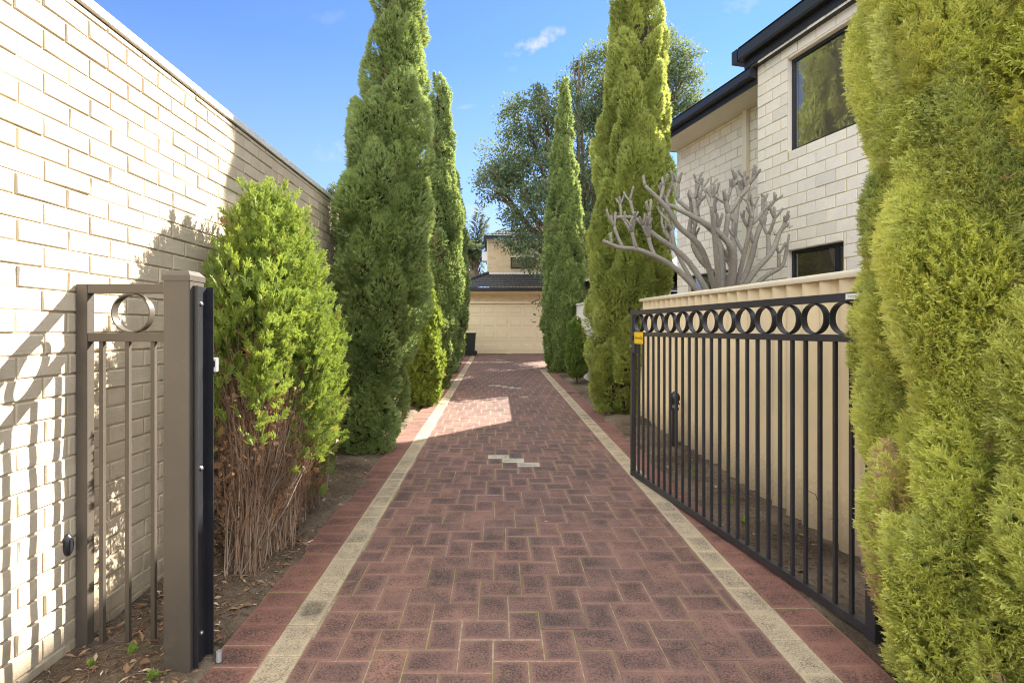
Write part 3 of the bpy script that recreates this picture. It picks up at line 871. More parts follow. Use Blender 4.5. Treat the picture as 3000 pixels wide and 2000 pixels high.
# ------------------------------------------------------------------ two storey house on the right
HA = math.atan2(-0.969, 0.247)
house = empty('two_storey_house', (4.16, 8.27, 0), HA)
tag(house, 'two storey pale block house with dark gutters beyond the right fence', 'house')
def H(mb, name, mat, parent=None, sm=False): return mb.build(name, mat, parent or house, sm)
def holed(mb, u0, u1, z0, z1, holes, y, rev):
    us = sorted({u0, u1, *[h[0] for h in holes], *[h[1] for h in holes]}); zs = sorted({z0, z1, *[h[2] for h in holes], *[h[3] for h in holes]})
    for a, b in zip(us[:-1], us[1:]):
        for c_, d in zip(zs[:-1], zs[1:]):
            if any(h[0] <= a+1e-6 and b <= h[1]+1e-6 and h[2] <= c_+1e-6 and d <= h[3]+1e-6 for h in holes): continue
            mb.add([(a, y, c_), (b, y, c_), (b, y, d), (a, y, d)], [(0, 1, 2, 3)])
    for a, b, c_, d in holes:
        mb.add([(a, y, c_), (a, y+rev, c_), (a, y+rev, d), (a, y, d)], [(0, 1, 2, 3)], 1)
        mb.add([(b, y, c_), (b, y, d), (b, y+rev, d), (b, y+rev, c_)], [(0, 1, 2, 3)], 1)
        mb.add([(a, y, d), (a, y+rev, d), (b, y+rev, d), (b, y, d)], [(0, 1, 2, 3)], 1)
        mb.add([(a, y, c_), (b, y, c_), (b, y+rev, c_), (a, y+rev, c_)], [(0, 1, 2, 3)], 1)
    return mb
WINF = [(0.607, 2.5, 4.07, 5.44), (0.607, 1.53, 1.45, 2.61)]
WINR = [(-2.67, -1.43, 1.35, 2.58)]
YR = 0.58
mb = holed(MB(), 0, 7, -0.2, 5.74, WINF, 0, 0.12)
mb.add([(0, 0, -0.2), (0, 9, -0.2), (0, 9, 5.74), (0, 0, 5.74)], [(0, 1, 2, 3)])
mb.add([(7, 0, -0.2), (7, 9, -0.2), (7, 9, 5.74), (7, 0, 5.74)], [(0, 3, 2, 1)])
mb.add([(-3.07, 9, -0.2), (7, 9, -0.2), (7, 9, 5.34), (-3.07, 9, 5.34)], [(0, 3, 2, 1)])
holed(mb, -3.07, -0.003, -0.2, 5.37, WINR, YR, 0.12)
mb.add([(-3.07, YR, -0.2), (-3.07, 9, -0.2), (-3.07, 9, 5.37), (-3.07, YR, 5.37)], [(0, 1, 2, 3)])
H(mb, 'wall', [M['block_mortar'], M['block']])
BC, BL = 0.172, 0.315
A = bond(7, 5.73+0.2, BC, BL, [(h[0], h[1], h[2]+0.2, h[3]+0.2) for h in WINF], z0=-0.2)
bricks('blockwork', A, (0, 0, 0), (1, 0, 0), M['block'], house, 0.0055, 0.006, 0.006, 0.0015, 0.0015)
A = bond(3.06, 5.36+0.2, BC, BL, [(h[0]+3.07, h[1]+3.07, h[2]+0.2, h[3]+0.2) for h in WINR], z0=-0.2)
bricks('blockwork', A, (-3.07, YR, 0), (1, 0, 0), M['block'], house, 0.0055, 0.006, 0.006, 0.0015, 0.0015)

def window(parent, u0, u1, z0, z1, y, mull=(), name='window', blind=True, fw=0.045):
    f = MB()
    f.box(u0, u1, y, y+0.05, z0, z0+fw).box(u0, u1, y, y+0.05, z1-fw, z1).box(u0, u0+fw, y+0.001, y+0.049, z0+fw, z1-fw).box(u1-fw, u1, y+0.001, y+0.049, z0+fw, z1-fw)
    for m_ in mull: f.box(m_-0.022, m_+0.022, y+0.002, y+0.048, z0+fw, z1-fw)
    w = f.build(name, M['frame'], parent)
    MB().add([(u0+fw, y+0.022, z0+fw), (u1-fw, y+0.022, z0+fw), (u1-fw, y+0.022, z1-fw), (u0+fw, y+0.022, z1-fw)], [(0, 1, 2, 3)]).build('pane', M['glass'], w, fix=False)
    if blind:
        b = MB(); z = z1-fw-0.01
        while z > z0+fw:
            b.add([(u0+fw+0.03, y+0.045, z), (u1-fw-0.01, y+0.045, z), (u1-fw-0.01, y+0.064, z-0.019), (u0+fw+0.03, y+0.064, z-0.019)], [(0, 1, 2, 3)])
            z -= 0.026
        for s_ in np.linspace(u0+0.18, u1-0.18, 3): b.box(s_-0.002, s_+0.002, y+0.04, y+0.043, z0+fw, z1-fw)
        b.build('blind', M['blind'], w, fix=False)
    d = MB()
    d.box(u0, u1, y+0.12, y+0.6, z0-0.02, z1+0.02)
    d.build('interior', M['dark_room'], w)
    return w
for (a, b, c_, d), ml in zip(WINF, ((1.95,), (1.36,))): window(house, a+0.002, b-0.002, c_+0.002, d-0.002, 0.07, ml)
for (a, b, c_, d) in WINR: window(house, a+0.002, b-0.002, c_+0.002, d-0.002, YR+0.07, (-2.05,))

def gutter(mb, u0, u1, yf, zb, h=0.3):
    """fascia board and quad gutter along u"""
    mb.box(u0, u1, yf-0.02, yf, zb, zb+h*0.6)
    mb.prismx([(yf-0.02, zb+h*0.36), (yf-0.125, zb+h*0.36), (yf-0.145, zb+h*0.46), (yf-0.145, zb+h*0.9), (yf-0.128, zb+h*0.93), (yf-0.128, zb+h), (yf-0.146, zb+h), (yf-0.15, zb+h*1.02), (yf-0.02, zb+h*1.02)], u0, u1)
def gutter_end(mb, u, sgn, y0, y1, zb, h=0.3):
    a = [u, u+sgn*0.02]; mb.box(min(a), max(a), y0, y1, zb, zb+h*0.6)
    b = [u+sgn*0.02, u+sgn*0.145]; mb.box(min(b), max(b), y0-0.15, y1, zb+h*0.36, zb+h*1.02)
g1 = MB(); gutter(g1, -0.27, 7.4, -0.005, 5.72, 0.32); gutter_end(g1, -0.27, -1, -0.002, 8.5, 5.722, 0.32)
H(g1, 'gutter', M['gutter'])
g2 = MB(); gutter(g2, -3.14, -0.002, 0.0, 5.36, 0.25); gutter_end(g2, -3.14, -1, 0.003, 8.5, 5.362, 0.25)
H(g2, 'gutter', M['gutter'])
H(MB().box(-3.13, -0.003, 0.004, YR+0.3, 5.365, 5.375), 'soffit', M['soffit'])
H(MB().box(-0.25, -0.001, 0.0, 8.5, 5.735, 5.745), 'soffit', M['soffit'])
H(MB().box(-0.95, -0.845, 0.49, YR-0.008, 0.0, 5.365, bev=0.006), 'downpipe', M['downpipe'])
def hip(mb, u0, u1, y0, y1, z, pitch):
    w = (y1-y0)/2; rise = w*math.tan(R(pitch)); 
    ua, ub = u0+w, u1-w
    if ua > ub: ua = ub = (u0+u1)/2
    v = [(u0, y0, z), (u1, y0, z), (u1, y1, z), (u0, y1, z), (ua, y0+w, z+rise), (ub, y0+w, z+rise)]
    mb.add(v, [(0, 1, 5, 4), (1, 2, 5), (2, 3, 4, 5), (3, 0, 4), (3, 2, 1, 0)])
    return mb
rf = hip(MB(), -0.4, 7.5, -0.13, 9.2, 6.045, 23); H(rf, 'roof', M['tile'])
rf = hip(MB(), -3.25, 3.4, -0.1, 9.0, 5.615, 20); H(rf, 'roof', M['tile'])
# single storey wing behind the big right cypress
mb = MB(); holed(mb, -9.0, -3.08, -0.2, 2.65, [(-4.4, -3.5, 1.3, 2.3)], YR-0.15, 0.12)
mb.add([(-9, YR-0.15, -0.2), (-9, 6, -0.2), (-9, 6, 2.65), (-9, YR-0.15, 2.65)], [(0, 1, 2, 3)])
mb.add([(-9, 6, -0.2), (-3.08, 6, -0.2), (-3.08, 6, 2.65), (-9, 6, 2.65)], [(0, 3, 2, 1)])
H(mb, 'wing_wall', [M['block_mortar'], M['block']])
window(house, -4.398, -3.502, 1.302, 2.298, YR-0.08)
wg = MB(); gutter(wg, -9.4, -3.1, 0.2, 2.62, 0.2); H(wg, 'gutter', M['gutter'])
H(hip(MB(), -9.4, -3.09, 0.2, 6.3, 2.82, 20), 'roof', M['tile'])

# ------------------------------------------------------------------ garage house at the end of the drive
GYF = 22.6; gz = float(gnd(GYF))
gh = empty('garage_house', (0.5, GYF, 0))
tag(gh, 'blond brick house with cream double garage door at the end of the drive', 'house')
def Q(mb, name, mat, parent=None, sm=False):
    o = mb.build(name, mat, parent or gh, sm)
    if parent is None: W(o, gh)
    else: o.matrix_parent_inverse = (gh.matrix_basis @ Matrix()).inverted()
    return o
DX0, DX1 = -1.80, 2.85; DZ1 = 2.58
mb = MB()
mb.box(-1.95, 3.6, GYF+0.001, GYF+0.2, DZ1, 3.14)
mb.box(-1.95, DX0, GYF+0.001, GYF+0.2, 0.1, DZ1); mb.box(DX1, 3.6, GYF+0.001, GYF+0.2, 0.1, DZ1)
mb.box(-1.95, -1.75, GYF+0.2, GYF+6, 0.1, 3.14); mb.box(3.4, 3.6, GYF+0.2, GYF+6, 0.1, 3.14); mb.box(-1.75, 3.4, GYF+5.8, GYF+6, 0.1, 3.14)
Q(mb, 'wall', M['far_mortar'])
def wbr(A, O, name='brickwork', U=(1, 0, 0)):
    o = bricks(name, A, O, U, M['far_brick'], gh, 0.005, 0.005, 0.006, 0.0015); W(o, gh)
A = bond(5.55, 0.30, 0.086, 0.24); wbr(A, (-1.95, GYF+0.001, DZ1+0.1))
A = bond(0.15, 2.6, 0.086, 0.24); wbr(A, (-1.95, GYF+0.001, 0.1)); 
A = bond(0.75, 2.6, 0.086, 0.24); wbr(A, (DX1, GYF+0.001, 0.1))
Q(MB().box(-1.95, 3.6, GYF-0.014, GYF, DZ1+0.0, DZ1+0.1).box(-1.95, 3.6, GYF-0.012, GYF, 2.99, 3.13), 'lintel', M['downpipe'])
# sectional door, four rows of raised panels
dm = MB(); NC, NRW = 8, 4
pw = (DX1-DX0)/NC; ph = (DZ1-gz)/NRW
dy = GYF+0.07
for r_ in range(NRW):
    za = gz+r_*ph
    dm.box(DX0, DX1, dy, dy+0.04, za+0.003, za+ph-0.003)
    for c_ in range(NC):
        xa = DX0+c_*pw
        x0_, x1_, z0_, z1_ = xa+0.055, xa+pw-0.055, za+0.12, za+ph-0.12
        e = 0.022
        v = [(x0_, dy-0.0005, z0_), (x1_, dy-0.0005, z0_), (x1_, dy-0.0005, z1_), (x0_, dy-0.0005, z1_),
             (x0_+e*0.5, dy-0.013, z0_+e*0.5), (x1_-e*0.5, dy-0.013, z0_+e*0.5), (x1_-e*0.5, dy-0.013, z1_-e*0.5), (x0_+e*0.5, dy-0.013, z1_-e*0.5),
             (x0_+e*1.2, dy-0.002, z0_+e*1.2), (x1_-e*1.2, dy-0.002, z0_+e*1.2), (x1_-e*1.2, dy-0.002, z1_-e*1.2), (x0_+e*1.2, dy-0.002, z1_-e*1.2),
             (x0_+e*2.2, dy-0.013, z0_+e*2.2), (x1_-e*2.2, dy-0.013, z0_+e*2.2), (x1_-e*2.2, dy-0.013, z1_-e*2.2), (x0_+e*2.2, dy-0.013, z1_-e*2.2)]
        f = [(12, 13, 14, 15)]
        for l_ in (0, 4, 8):
            for i in range(4): f.append((l_+i, l_+(i+1) % 4, l_+4+(i+1) % 4, l_+4+i))
        dm.add(v, f)
Q(dm, 'garage_door', M['door'])
# tiled lower roof: waves across, steps down the slope
def tiles(x0, x1, ye, ze, run, pitch, wave=0.155, rows=8, cut=None):
    nx_ = int((x1-x0)/wave*8)+1; xx = np.linspace(x0, x1, nx_)
    V = []; 
    rl_ = run/rows
    for r_ in range(rows):
        for e in (0, 1):
            yv = ye + (r_+e)*rl_
            zb = ze + ((r_+e)*rl_)*math.tan(R(pitch)) + (0.035 if e == 0 else 0.005)
            wv = 0.020*np.abs(np.sin(np.pi*(xx-x0)/wave))**0.7
            V.append(np.stack([xx, np.full(nx_, yv), zb+wv], 1))
    V = np.array(V); n_ = 2*rows
    if cut is not None: V = cut(V)
    I = np.arange(n_*nx_).reshape(n_, nx_)
    F = np.stack([I[:-1, :-1], I[:-1, 1:], I[1:, 1:], I[1:, :-1]], -1)
    return V, F.reshape(-1, 4)
def hipcut(V):
    # left hip rises at 45 degrees in plan
    lim = -2.12 + (V[..., 1]-(GYF-0.5))
    V[..., 0] = np.maximum(V[..., 0], lim); return V
V, F = tiles(-2.12, 3.9, GYF-0.5, 3.21, 1.75, 24, cut=hipcut)
o = link('lower_roof', mesh_np('lower_roof', V.reshape(-1, 3), F, np.full(len(F), 4)), M['tile'], gh); W(o, gh)
hc = MB(); hc.tube([(-2.1, GYF-0.48, 3.27), (-0.38, GYF+1.24, 4.05)], 0.07, 8)
Q(hc, 'hip_ridge', M['tile'])
sl = MB().add([(-2.12, GYF-0.5, 3.21), (-2.12, GYF+6.3, 3.21), (-0.4, GYF+4.6, 3.98), (-0.4, GYF+1.22, 3.98)], [(0, 1, 2, 3)])
sl.add([(-0.4, GYF+1.22, 3.9), (3.9, GYF+1.22, 3.9), (3.9, GYF+5.8, 3.9), (-0.4, GYF+4.6, 3.9)], [(0, 1, 2, 3)])
Q(sl, 'roof_side', M['tile'])
gb = MB(); gb.prismx([(GYF-0.5, 3.08), (GYF-0.6, 3.08), (GYF-0.62, 3.12), (GYF-0.62, 3.23), (GYF-0.5, 3.23)], -2.2, 3.95)
gb.box(-2.2, -2.1, GYF-0.5, GYF+6.2, 3.08, 3.23)
Q(gb, 'gutter', M['gutter'])
Q(MB().box(-2.1, 3.9, GYF-0.5, GYF+0.0, 3.10, 3.11), 'soffit', M['soffit'])
UY = GYF+1.2; UX0 = -0.40; UTOP = 5.58
holeU = [(2.0, 3.3, 4.2, 5.0)]
mb = MB(); holed(mb, UX0, 6.5, 3.7, UTOP, [], UY, 0.1)
mb.add([(UX0, UY, 3.7), (UX0, UY+5, 3.7), (UX0, UY+5, UTOP), (UX0, UY, UTOP)], [(0, 1, 2, 3)])
mb.add([(6.5, UY, 3.7), (6.5, UY+5, 3.7), (6.5, UY+5, UTOP), (6.5, UY, UTOP)], [(0, 3, 2, 1)])
mb.add([(UX0, UY+5, 3.7), (6.5, UY+5, 3.7), (6.5, UY+5, UTOP), (UX0, UY+5, UTOP)], [(0, 3, 2, 1)])
Q(mb, 'upper_wall', M['far_mortar'])
A = bond(6.9, 1.40, 0.086, 0.24); wbr(A, (UX0, UY, 4.05))
A = bond(5.0, 1.40, 0.086, 0.24); wbr(np.array(A), (UX0, UY+5, 4.05), U=(0, -1, 0))
Q(MB().box(UX0-0.02, 6.5, UY-0.02, UY-0.002, 3.90, 4.05), 'flashing', M['white_metal'])
Q(MB().box(UX0-0.03, 6.5, UY-0.03, UY-0.002, 5.46, 5.575), 'eave_board', M['downpipe'])
uw = window(gh, 0.64, 1.75, 4.25, 4.75, UY-0.052, (1.2,), blind=False); uw.matrix_parent_inverse = gh.matrix_basis.inverted()
gu = MB().box(UX0-0.18, 6.7, UY-0.25, UY-0.12, 5.58, 5.72).box(UX0-0.18, UX0-0.06, UY-0.12, UY+5.2, 5.58, 5.72)
Q(gu, 'upper_gutter', M['gutter'])
V, F = tiles(UX0-0.15, 6.6, UY-0.2, 5.70, 2.6, 22)
V[..., 0] = np.maximum(V[..., 0], UX0-0.15 + (V[..., 1]-(UY-0.2))*0.9)
o = link('upper_roof', mesh_np('upper_roof', V.reshape(-1, 3), F, np.full(len(F), 4)), M['tile'], gh); W(o, gh)
# white window air conditioner on the side wall
ac = MB().box(-0.68, UX0-0.002, UY+0.05, UY+0.6, 4.60, 5.02, bev=0.01)
aco = Q(ac, 'air_conditioner', M['white_plastic'])
gr = MB()
for r_ in range(3):
    for c_ in range(2):
        x0_ = -0.665+c_*0.13; z0_ = 4.635+r_*0.128
        gr.box(x0_, x0_+0.115, UY+0.044, UY+0.0495, z0_, z0_+0.10)
Q(gr, 'grille', M['grey_plastic'], aco)
# corner downpipe
Q(MB().box(UX0-0.05, UX0-0.004, UY+0.0, UY+0.04, 3.95, 5.58), 'downpipe', M['downpipe'])

# ------------------------------------------------------------------ neighbour's red roof beyond the wall
nb = empty('neighbour_house', (-5.2, 14.5, 0)); tag(nb, 'house with terracotta tiled roof just showing beyond the end of the brick wall', 'house')
mb = MB().box(-7.5, -3.9, 12.5, 17, -0.1, 3.0)
W(mb.build('wall', M['far_mortar'], nb), nb)
V, F = tiles(-7.9, -3.5, 12.1, 3.0, 2.6, 24, 0.2, 8)
o = link('roof', mesh_np('roof', V.reshape(-1, 3), F, np.full(len(F), 4)), M['red_tile'], nb); W(o, nb)
V2 = V.copy(); V2[..., 1] = 29.4-V[..., 1]
o = link('roof', mesh_np('roof', V2.reshape(-1, 3), F, np.full(len(F), 4)), M['red_tile'], nb); W(o, nb)

# ------------------------------------------------------------------ wheelie bin and garden light
bz = float(gnd(21.3))
bn = empty('wheelie_bin', (-1.10, 21.35, bz)); tag(bn, 'dark green wheelie bin with pale lid by the garage door', 'bin')
b = MB(); x0, x1, y0, y1 = -0.24, 0.24, -0.27, 0.27
def tb(z0, z1, e0, e1): return [(x0+e0, y0+e0, z0), (x1-e0, y0+e0, z0), (x1-e0, y1-e0, z0), (x0+e0, y1-e0, z0), (x0+e1, y0+e1, z1), (x1-e1, y0+e1, z1), (x1-e1, y1-e1, z1), (x0+e1, y1-e1, z1)]
FB = [(3, 2, 1, 0), (4, 5, 6, 7), (0, 1, 5, 4), (1, 2, 6, 5), (2, 3, 7, 6), (3, 0, 4, 7)]
b.add(tb(0.03, 0.90, 0.055, 0.0), FB).add(tb(0.90, 0.935, -0.02, -0.025), FB)
b.build('body', M['bin'], bn)
l_ = MB(); l_.add(tb(0.937, 0.965, -0.035, -0.03), FB).add(tb(0.965, 0.995, -0.025, 0.06), FB); l_.box(0.22, 0.30, -0.2, 0.2, 0.93, 0.96)
l_.build('lid', M['bin_lid'], bn)
for s_ in (-1, 1):
    w_ = MB().lathe([(0.1, -0.025), (0.1, 0.025)], n=18); o = w_.build('wheel', M['rubber'], bn); o.rotation_euler = (R(90), 0, 0); o.location = (0.20, s_*0.24, 0.10)

bl = empty('garden_light', (2.06, 6.0, float(gnd(6.0)))); tag(bl, 'short black bollard garden light behind the gate bars', 'bollard light')
o = MB().lathe([(0.05, -0.05), (0.05, 0.02), (0.036, 0.03), (0.034, 0.44), (0.046, 0.45), (0.046, 0.475)], n=18).build('post', M['channel'], bl); smooth_angle(o)
o = MB().lathe([(0.030, 0.475), (0.030, 0.56)], n=18).build('lamp_glass', M['grey_plastic'], bl); smooth_angle(o)
for i in range(4):
    a = i*math.pi/2+0.4
    MB().tube([(0.043*math.cos(a), 0.043*math.sin(a), 0.47), (0.043*math.cos(a), 0.043*math.sin(a), 0.57)], 0.005, 6).build('guard_bar', M['channel'], bl)
o = MB().lathe([(0.058, 0.515), (0.058, 0.525), (0.046, 0.53), (0.046, 0.555), (0.06, 0.565), (0.06, 0.60), (0.045, 0.635), (0.02, 0.655), (0.012, 0.665)], n=20).build('cap', M['channel'], bl); smooth_angle(o)
ps = tag(MB().lathe([(0.011, 0), (0.011, 0.045), (0.008, 0.045), (0.008, 0.02)], n=14).build('pipe_stub', M['grey_plastic']), 'short grey plastic pipe stub in the soil beside the gate post', 'pipe')
ps.location = (-1.215, 2.27, 0.0)
# ------------------------------------------------------------------ foliage tools
def rot_from(axis, roll_ref):
    """orthonormal frames: y along axis, z near roll_ref"""
    y = axis/np.linalg.norm(axis, axis=1, keepdims=True)
    x = np.cross(y, roll_ref); x /= np.maximum(np.linalg.norm(x, axis=1, keepdims=True), 1e-6)
    z = np.cross(x, y)
    return np.stack([x, y, z], axis=2)          # columns

def conifer_templates(nvar, pairs, width, fine=False, seed=1):
    """feathery flat sprays: slim triangles in local coordinates, y up, length about 1"""
    g = np.random.default_rng(seed); out = []
    for _ in range(nvar):
        T = []; tipf = []
        def sliver(p, d, l, w, t0, t1, bend=0.0):
            d = d/np.linalg.norm(d)
            s = np.cross(d, np.array((0, 0, 1.0))); s /= max(np.linalg.norm(s), 1e-6)
            e = p + d*l + np.array((0, 0, bend*l))
            T.append([p - s*w, p + s*w, e]); tipf.append([t0, t0, t1])
        z0 = g.normal(0, 0.05)
        sliver(np.array((0, 0, 0.0)), np.array((0, 1, z0)), 1.0, width*1.2, 0, 1)
        for i in range(pairs):
            h = 0.06 + 0.78*(i+g.random()*0.5)/pairs
            for sd in (-1, 1):
                l = (0.52*(1-h*0.45))*g.uniform(0.7, 1.15)
                a = g.uniform(0.4, 0.75)
                d = np.array((sd*math.sin(a), math.cos(a), g.normal(0, 0.28)))
                p = np.array((0, h, z0*h))
                sliver(p, d, l, width, 0.15+0.3*h, 0.9, g.normal(0.0, 0.1))
                if fine:
                    dd = d/np.linalg.norm(d)
                    for q in range(2):
                        t = 0.3+0.3*q
                        a2 = a + sd*0*1 + g.choice((-1, 1))*g.uniform(0.3, 0.6)
                        d2 = np.array((sd*math.sin(a2), math.cos(a2), g.normal(0, 0.3)))
                        sliver(p+dd*l*t, d2, l*0.42, width*0.8, 0.4, 1.0)
        out.append((np.array(T), np.array(tipf)))
    return out

def scatter(templates, pos, axis, ref, size, hue, val, tipgain=1.0):
    """place templates; returns triangle vertices and per-vertex colours"""
    VV = []; AA = []
    n = len(pos)
    which = rng.integers(0, len(templates), n)
    Fm = rot_from(axis, ref)
    for t, (T, tip) in enumerate(templates):
        s = np.where(which == t)[0]
        if len(s) == 0: continue
        v = np.einsum('nij,tkj->ntki', Fm[s], T)*size[s][:, None, None, None] + pos[s][:, None, None, :]
        a = np.empty(v.shape[:3]+(4,), dtype=np.float32)
        a[..., 0] = hue[s][:, None, None]
        a[..., 1] = np.clip(tip[None]*tipgain, 0, 1) if np.isscalar(tipgain) else np.clip(tip[None]*tipgain[s][:, None, None], 0, 1)
        a[..., 2] = val[s][:, None, None]
        a[..., 3] = 1
        VV.append(v.reshape(-1, 3)); AA.append(a.reshape(-1, 4))
    return np.concatenate(VV), np.concatenate(AA)

def tri_obj(name, V, A, mat, parent):
    n = len(V)//3
    me = mesh_np(name, V, np.arange(n*3), np.full(n, 3), A)
    return link(name, me, mat, parent)

def unit(v): return v/np.maximum(np.linalg.norm(v, axis=-1, keepdims=True), 1e-9)

T_MED = conifer_templates(6, 4, 0.055, False, 5)
T_FINE = conifer_templates(8, 6, 0.038, True, 6)
T_FAR = conifer_templates(5, 3, 0.085, False, 8)
T_FLAT = conifer_templates(6, 6, 0.05, True, 9)

def conifer(name, label, base, height, prof, lean, mat, spray, dens, templ, lobe=(0.17, 0.34), lobe_n=1.0, group=None, cat='tree',
            core=0.72, up=0.75, zmax=None, tipg=0.55, hue_bias=0.0, ell=(1, 1), low=0.0, sunward=0.0, trunk_r=0.08, ragged=0.3, seed=0, back=0.45, rnd=0.45, dead=0.02, coh=0.0, relief=0.55, inner=0):
    """columnar conifer: overlapping upright plumes, each covered with small feathery sprays"""
    g = np.random.default_rng(seed+100)
    base = np.array(base, float)
    hs = np.array([p[0] for p in prof])*height; rs = np.array([p[1] for p in prof])
    lh = np.array([p[0] for p in lean])*height; lx = np.array([p[1] for p in lean]); ly = np.array([p[2] for p in lean])
    Rf = lambda h: np.interp(h, hs, rs)
    Cf = lambda h: np.stack([np.interp(h, lh, lx), np.interp(h, lh, ly)], -1)
    area = np.trapezoid(2*np.pi*rs, hs) if hasattr(np, 'trapezoid') else np.trapz(2*np.pi*rs, hs)
    nl = int(area/(lobe[0]*lobe[1]*1.25)*lobe_n)
    # lobes spread over the surface, proportional to radius
    hh = np.linspace(0, height, 400); wgt = np.cumsum(Rf(hh)+0.04); wgt /= wgt[-1]
    hL = np.interp((np.arange(nl)+g.random(nl))/nl, wgt, hh); hL = np.maximum(hL, low)
    th = np.arange(nl)*2.399963 + g.normal(0, 0.35, nl)
    cen_dir = np.array([-base[0], -base[1]]); cen_dir = cen_dir/np.linalg.norm(cen_dir)
    P = []; AX = []; RF = []; HU = []; TG = []; SZ = []; VL = []
    for i in range(nl):
        o = np.array((math.cos(th[i]), math.sin(th[i])))
        facing = o @ cen_dir
        r = float(Rf(hL[i])); k_ = min(1.0, 0.45+r*0.9)
        lw = lobe[0]*k_*g.uniform(0.75, 1.3); ll = lobe[1]*k_*g.uniform(0.75, 1.35)
        rr = r*g.uniform(0.70, 0.70+ragged)
        c2 = Cf(hL[i]); 
        c = base + np.array((c2[0]+o[0]*(rr-lw*0.5)*ell[0], c2[1]+o[1]*(rr-lw*0.5)*ell[1], hL[i]))
        ax = unit(np.array((o[0]*g.uniform(0.02, 0.30), o[1]*g.uniform(0.02, 0.30), 1.0)) + g.normal(0, 0.10, 3))
        oo = np.array((o[0], o[1], 0.0)); sx = unit(np.cross(ax, oo)); oy = np.cross(sx, ax)
        n_ = int(dens*4*lw*ll*2.2*(1.0 if facing > -0.25 else back)) + 3
        if zmax is not None and c[2] > zmax: n_ = max(3, int(n_*0.3))
        d = unit(g.normal(0, 1, (n_*2, 3)))
        d = d[(d @ np.array((0, 0, 1.0)) > -0.45)]         # local frame: x side, y axis, z out
        if len(d) == 0: continue
        # smaller puffs on the plume
        sub = unit(g.normal(0, 1, (9, 3)))
        bump = np.max(d @ sub.T, axis=1)
        pf = np.clip((bump-0.5)/0.5, 0, 1); rad = 1.17-relief + relief*pf
        taper = 1.0 - 0.35*np.clip(d[:, 1], 0, 1)
        loc = np.stack([d[:, 0]*lw*taper*rad, d[:, 1]*ll*rad, d[:, 2]*lw*taper*rad], 1)
        fr = np.stack([sx, ax, oy], 1)
        p = c + loc @ fr.T
        nrm = unit(np.stack([d[:, 0]/lw, d[:, 1]/ll, d[:, 2]/lw], 1) @ fr.T)
        m = len(p)
        axis = unit(nrm*0.95 + np.array((0, 0, up)) + g.normal(0, rnd, (m, 3)))
        ref = unit(nrm*0.6 + g.normal(0, 0.8, (m, 3)))
        if coh > 0:
            # neighbouring sprays share one plane and direction, like flat layered fronds
            sid = np.argmax(d @ sub.T, axis=1); rl = unit(g.normal(0, 1, (len(sub), 3))); al = unit(g.normal(0, 0.5, (len(sub), 3)) + ax*0.9 + oo*0.5)
            ref = unit(rl[sid] + g.normal(0, 0.35, (m, 3))); axis = unit(axis*(1-coh) + al[sid]*coh + nrm*0.25)
        P.append(p - axis*spray*0.35); AX.append(axis); RF.append(ref)
        hb = np.clip(g.normal(0.5+hue_bias, 0.26) + g.normal(0, 0.15, m), 0, 1)
        HU.append(hb); SZ.append(spray*g.uniform(0.65, 1.3, m)); VL.append(np.where(g.random(m) < (0.4 if g.random() < dead else 0.002), 0.99, 0.4))
        TG.append(np.clip(tipg*(0.25+0.5*g.random(m)+0.75*pf), 0, 1.3))
    if inner:
        # dry brown shoots on the inner branches, seen in the gaps between plumes
        zi = np.interp(g.random(inner), wgt, hh)*0.95; ai = g.uniform(0, 2*math.pi, inner); ri = Rf(zi)*core*g.uniform(0.9, 1.25, inner); ci = Cf(zi)
        oi = np.stack([np.cos(ai), np.sin(ai), np.zeros(inner)], 1)
        P.append(base + np.stack([ci[:, 0]+np.cos(ai)*ri, ci[:, 1]+np.sin(ai)*ri, zi], 1)); AX.append(unit(oi*0.7+np.array((0, 0, 0.8))+g.normal(0, 0.4, (inner, 3))))
        RF.append(unit(g.normal(0, 1, (inner, 3)))); HU.append(g.random(inner)*0.4); SZ.append(spray*g.uniform(0.9, 1.7, inner)); TG.append(np.zeros(inner)); VL.append(np.where(g.random(inner) < 0.6, 0.99, 0.4))
    P = np.concatenate(P); AX = np.concatenate(AX); RF = np.concatenate(RF); HU = np.concatenate(HU); SZ = np.concatenate(SZ); TG = np.concatenate(TG); VL = np.concatenate(VL)
    keep = P[:, 2] > base[2]-0.02
    P, AX, RF, HU, SZ, TG, VL = (a[keep] for a in (P, AX, RF, HU, SZ, TG, VL))
    V, A = scatter(templ, P, AX, RF, SZ, HU, VL, TG)
    root = empty(name, tuple(base)); tag(root, label, cat, group)
    o = tri_obj('crown', V, A, mat, root); o.matrix_parent_inverse = Matrix.Translation(-Vector(base))
    # dense inner branchwork that closes the crown
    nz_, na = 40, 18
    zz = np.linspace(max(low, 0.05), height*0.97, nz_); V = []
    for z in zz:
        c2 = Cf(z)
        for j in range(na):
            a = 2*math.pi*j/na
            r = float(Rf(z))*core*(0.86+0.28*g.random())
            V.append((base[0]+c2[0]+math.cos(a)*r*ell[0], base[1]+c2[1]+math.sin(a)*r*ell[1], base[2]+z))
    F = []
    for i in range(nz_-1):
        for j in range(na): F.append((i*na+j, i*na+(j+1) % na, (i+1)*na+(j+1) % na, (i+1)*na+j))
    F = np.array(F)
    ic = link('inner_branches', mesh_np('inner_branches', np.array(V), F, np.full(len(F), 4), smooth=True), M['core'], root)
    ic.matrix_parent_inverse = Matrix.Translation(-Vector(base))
    tm = MB(); tops = []
    for t in (0, 0.25, 0.5, 0.75, 0.92):
        c2 = Cf(t*height); tops.append((base[0]+c2[0], base[1]+c2[1], base[2]-0.1+t*height))
    tm.tube(tops, [trunk_r*1.3, trunk_r, trunk_r*0.8, trunk_r*0.5, trunk_r*0.2], 10)
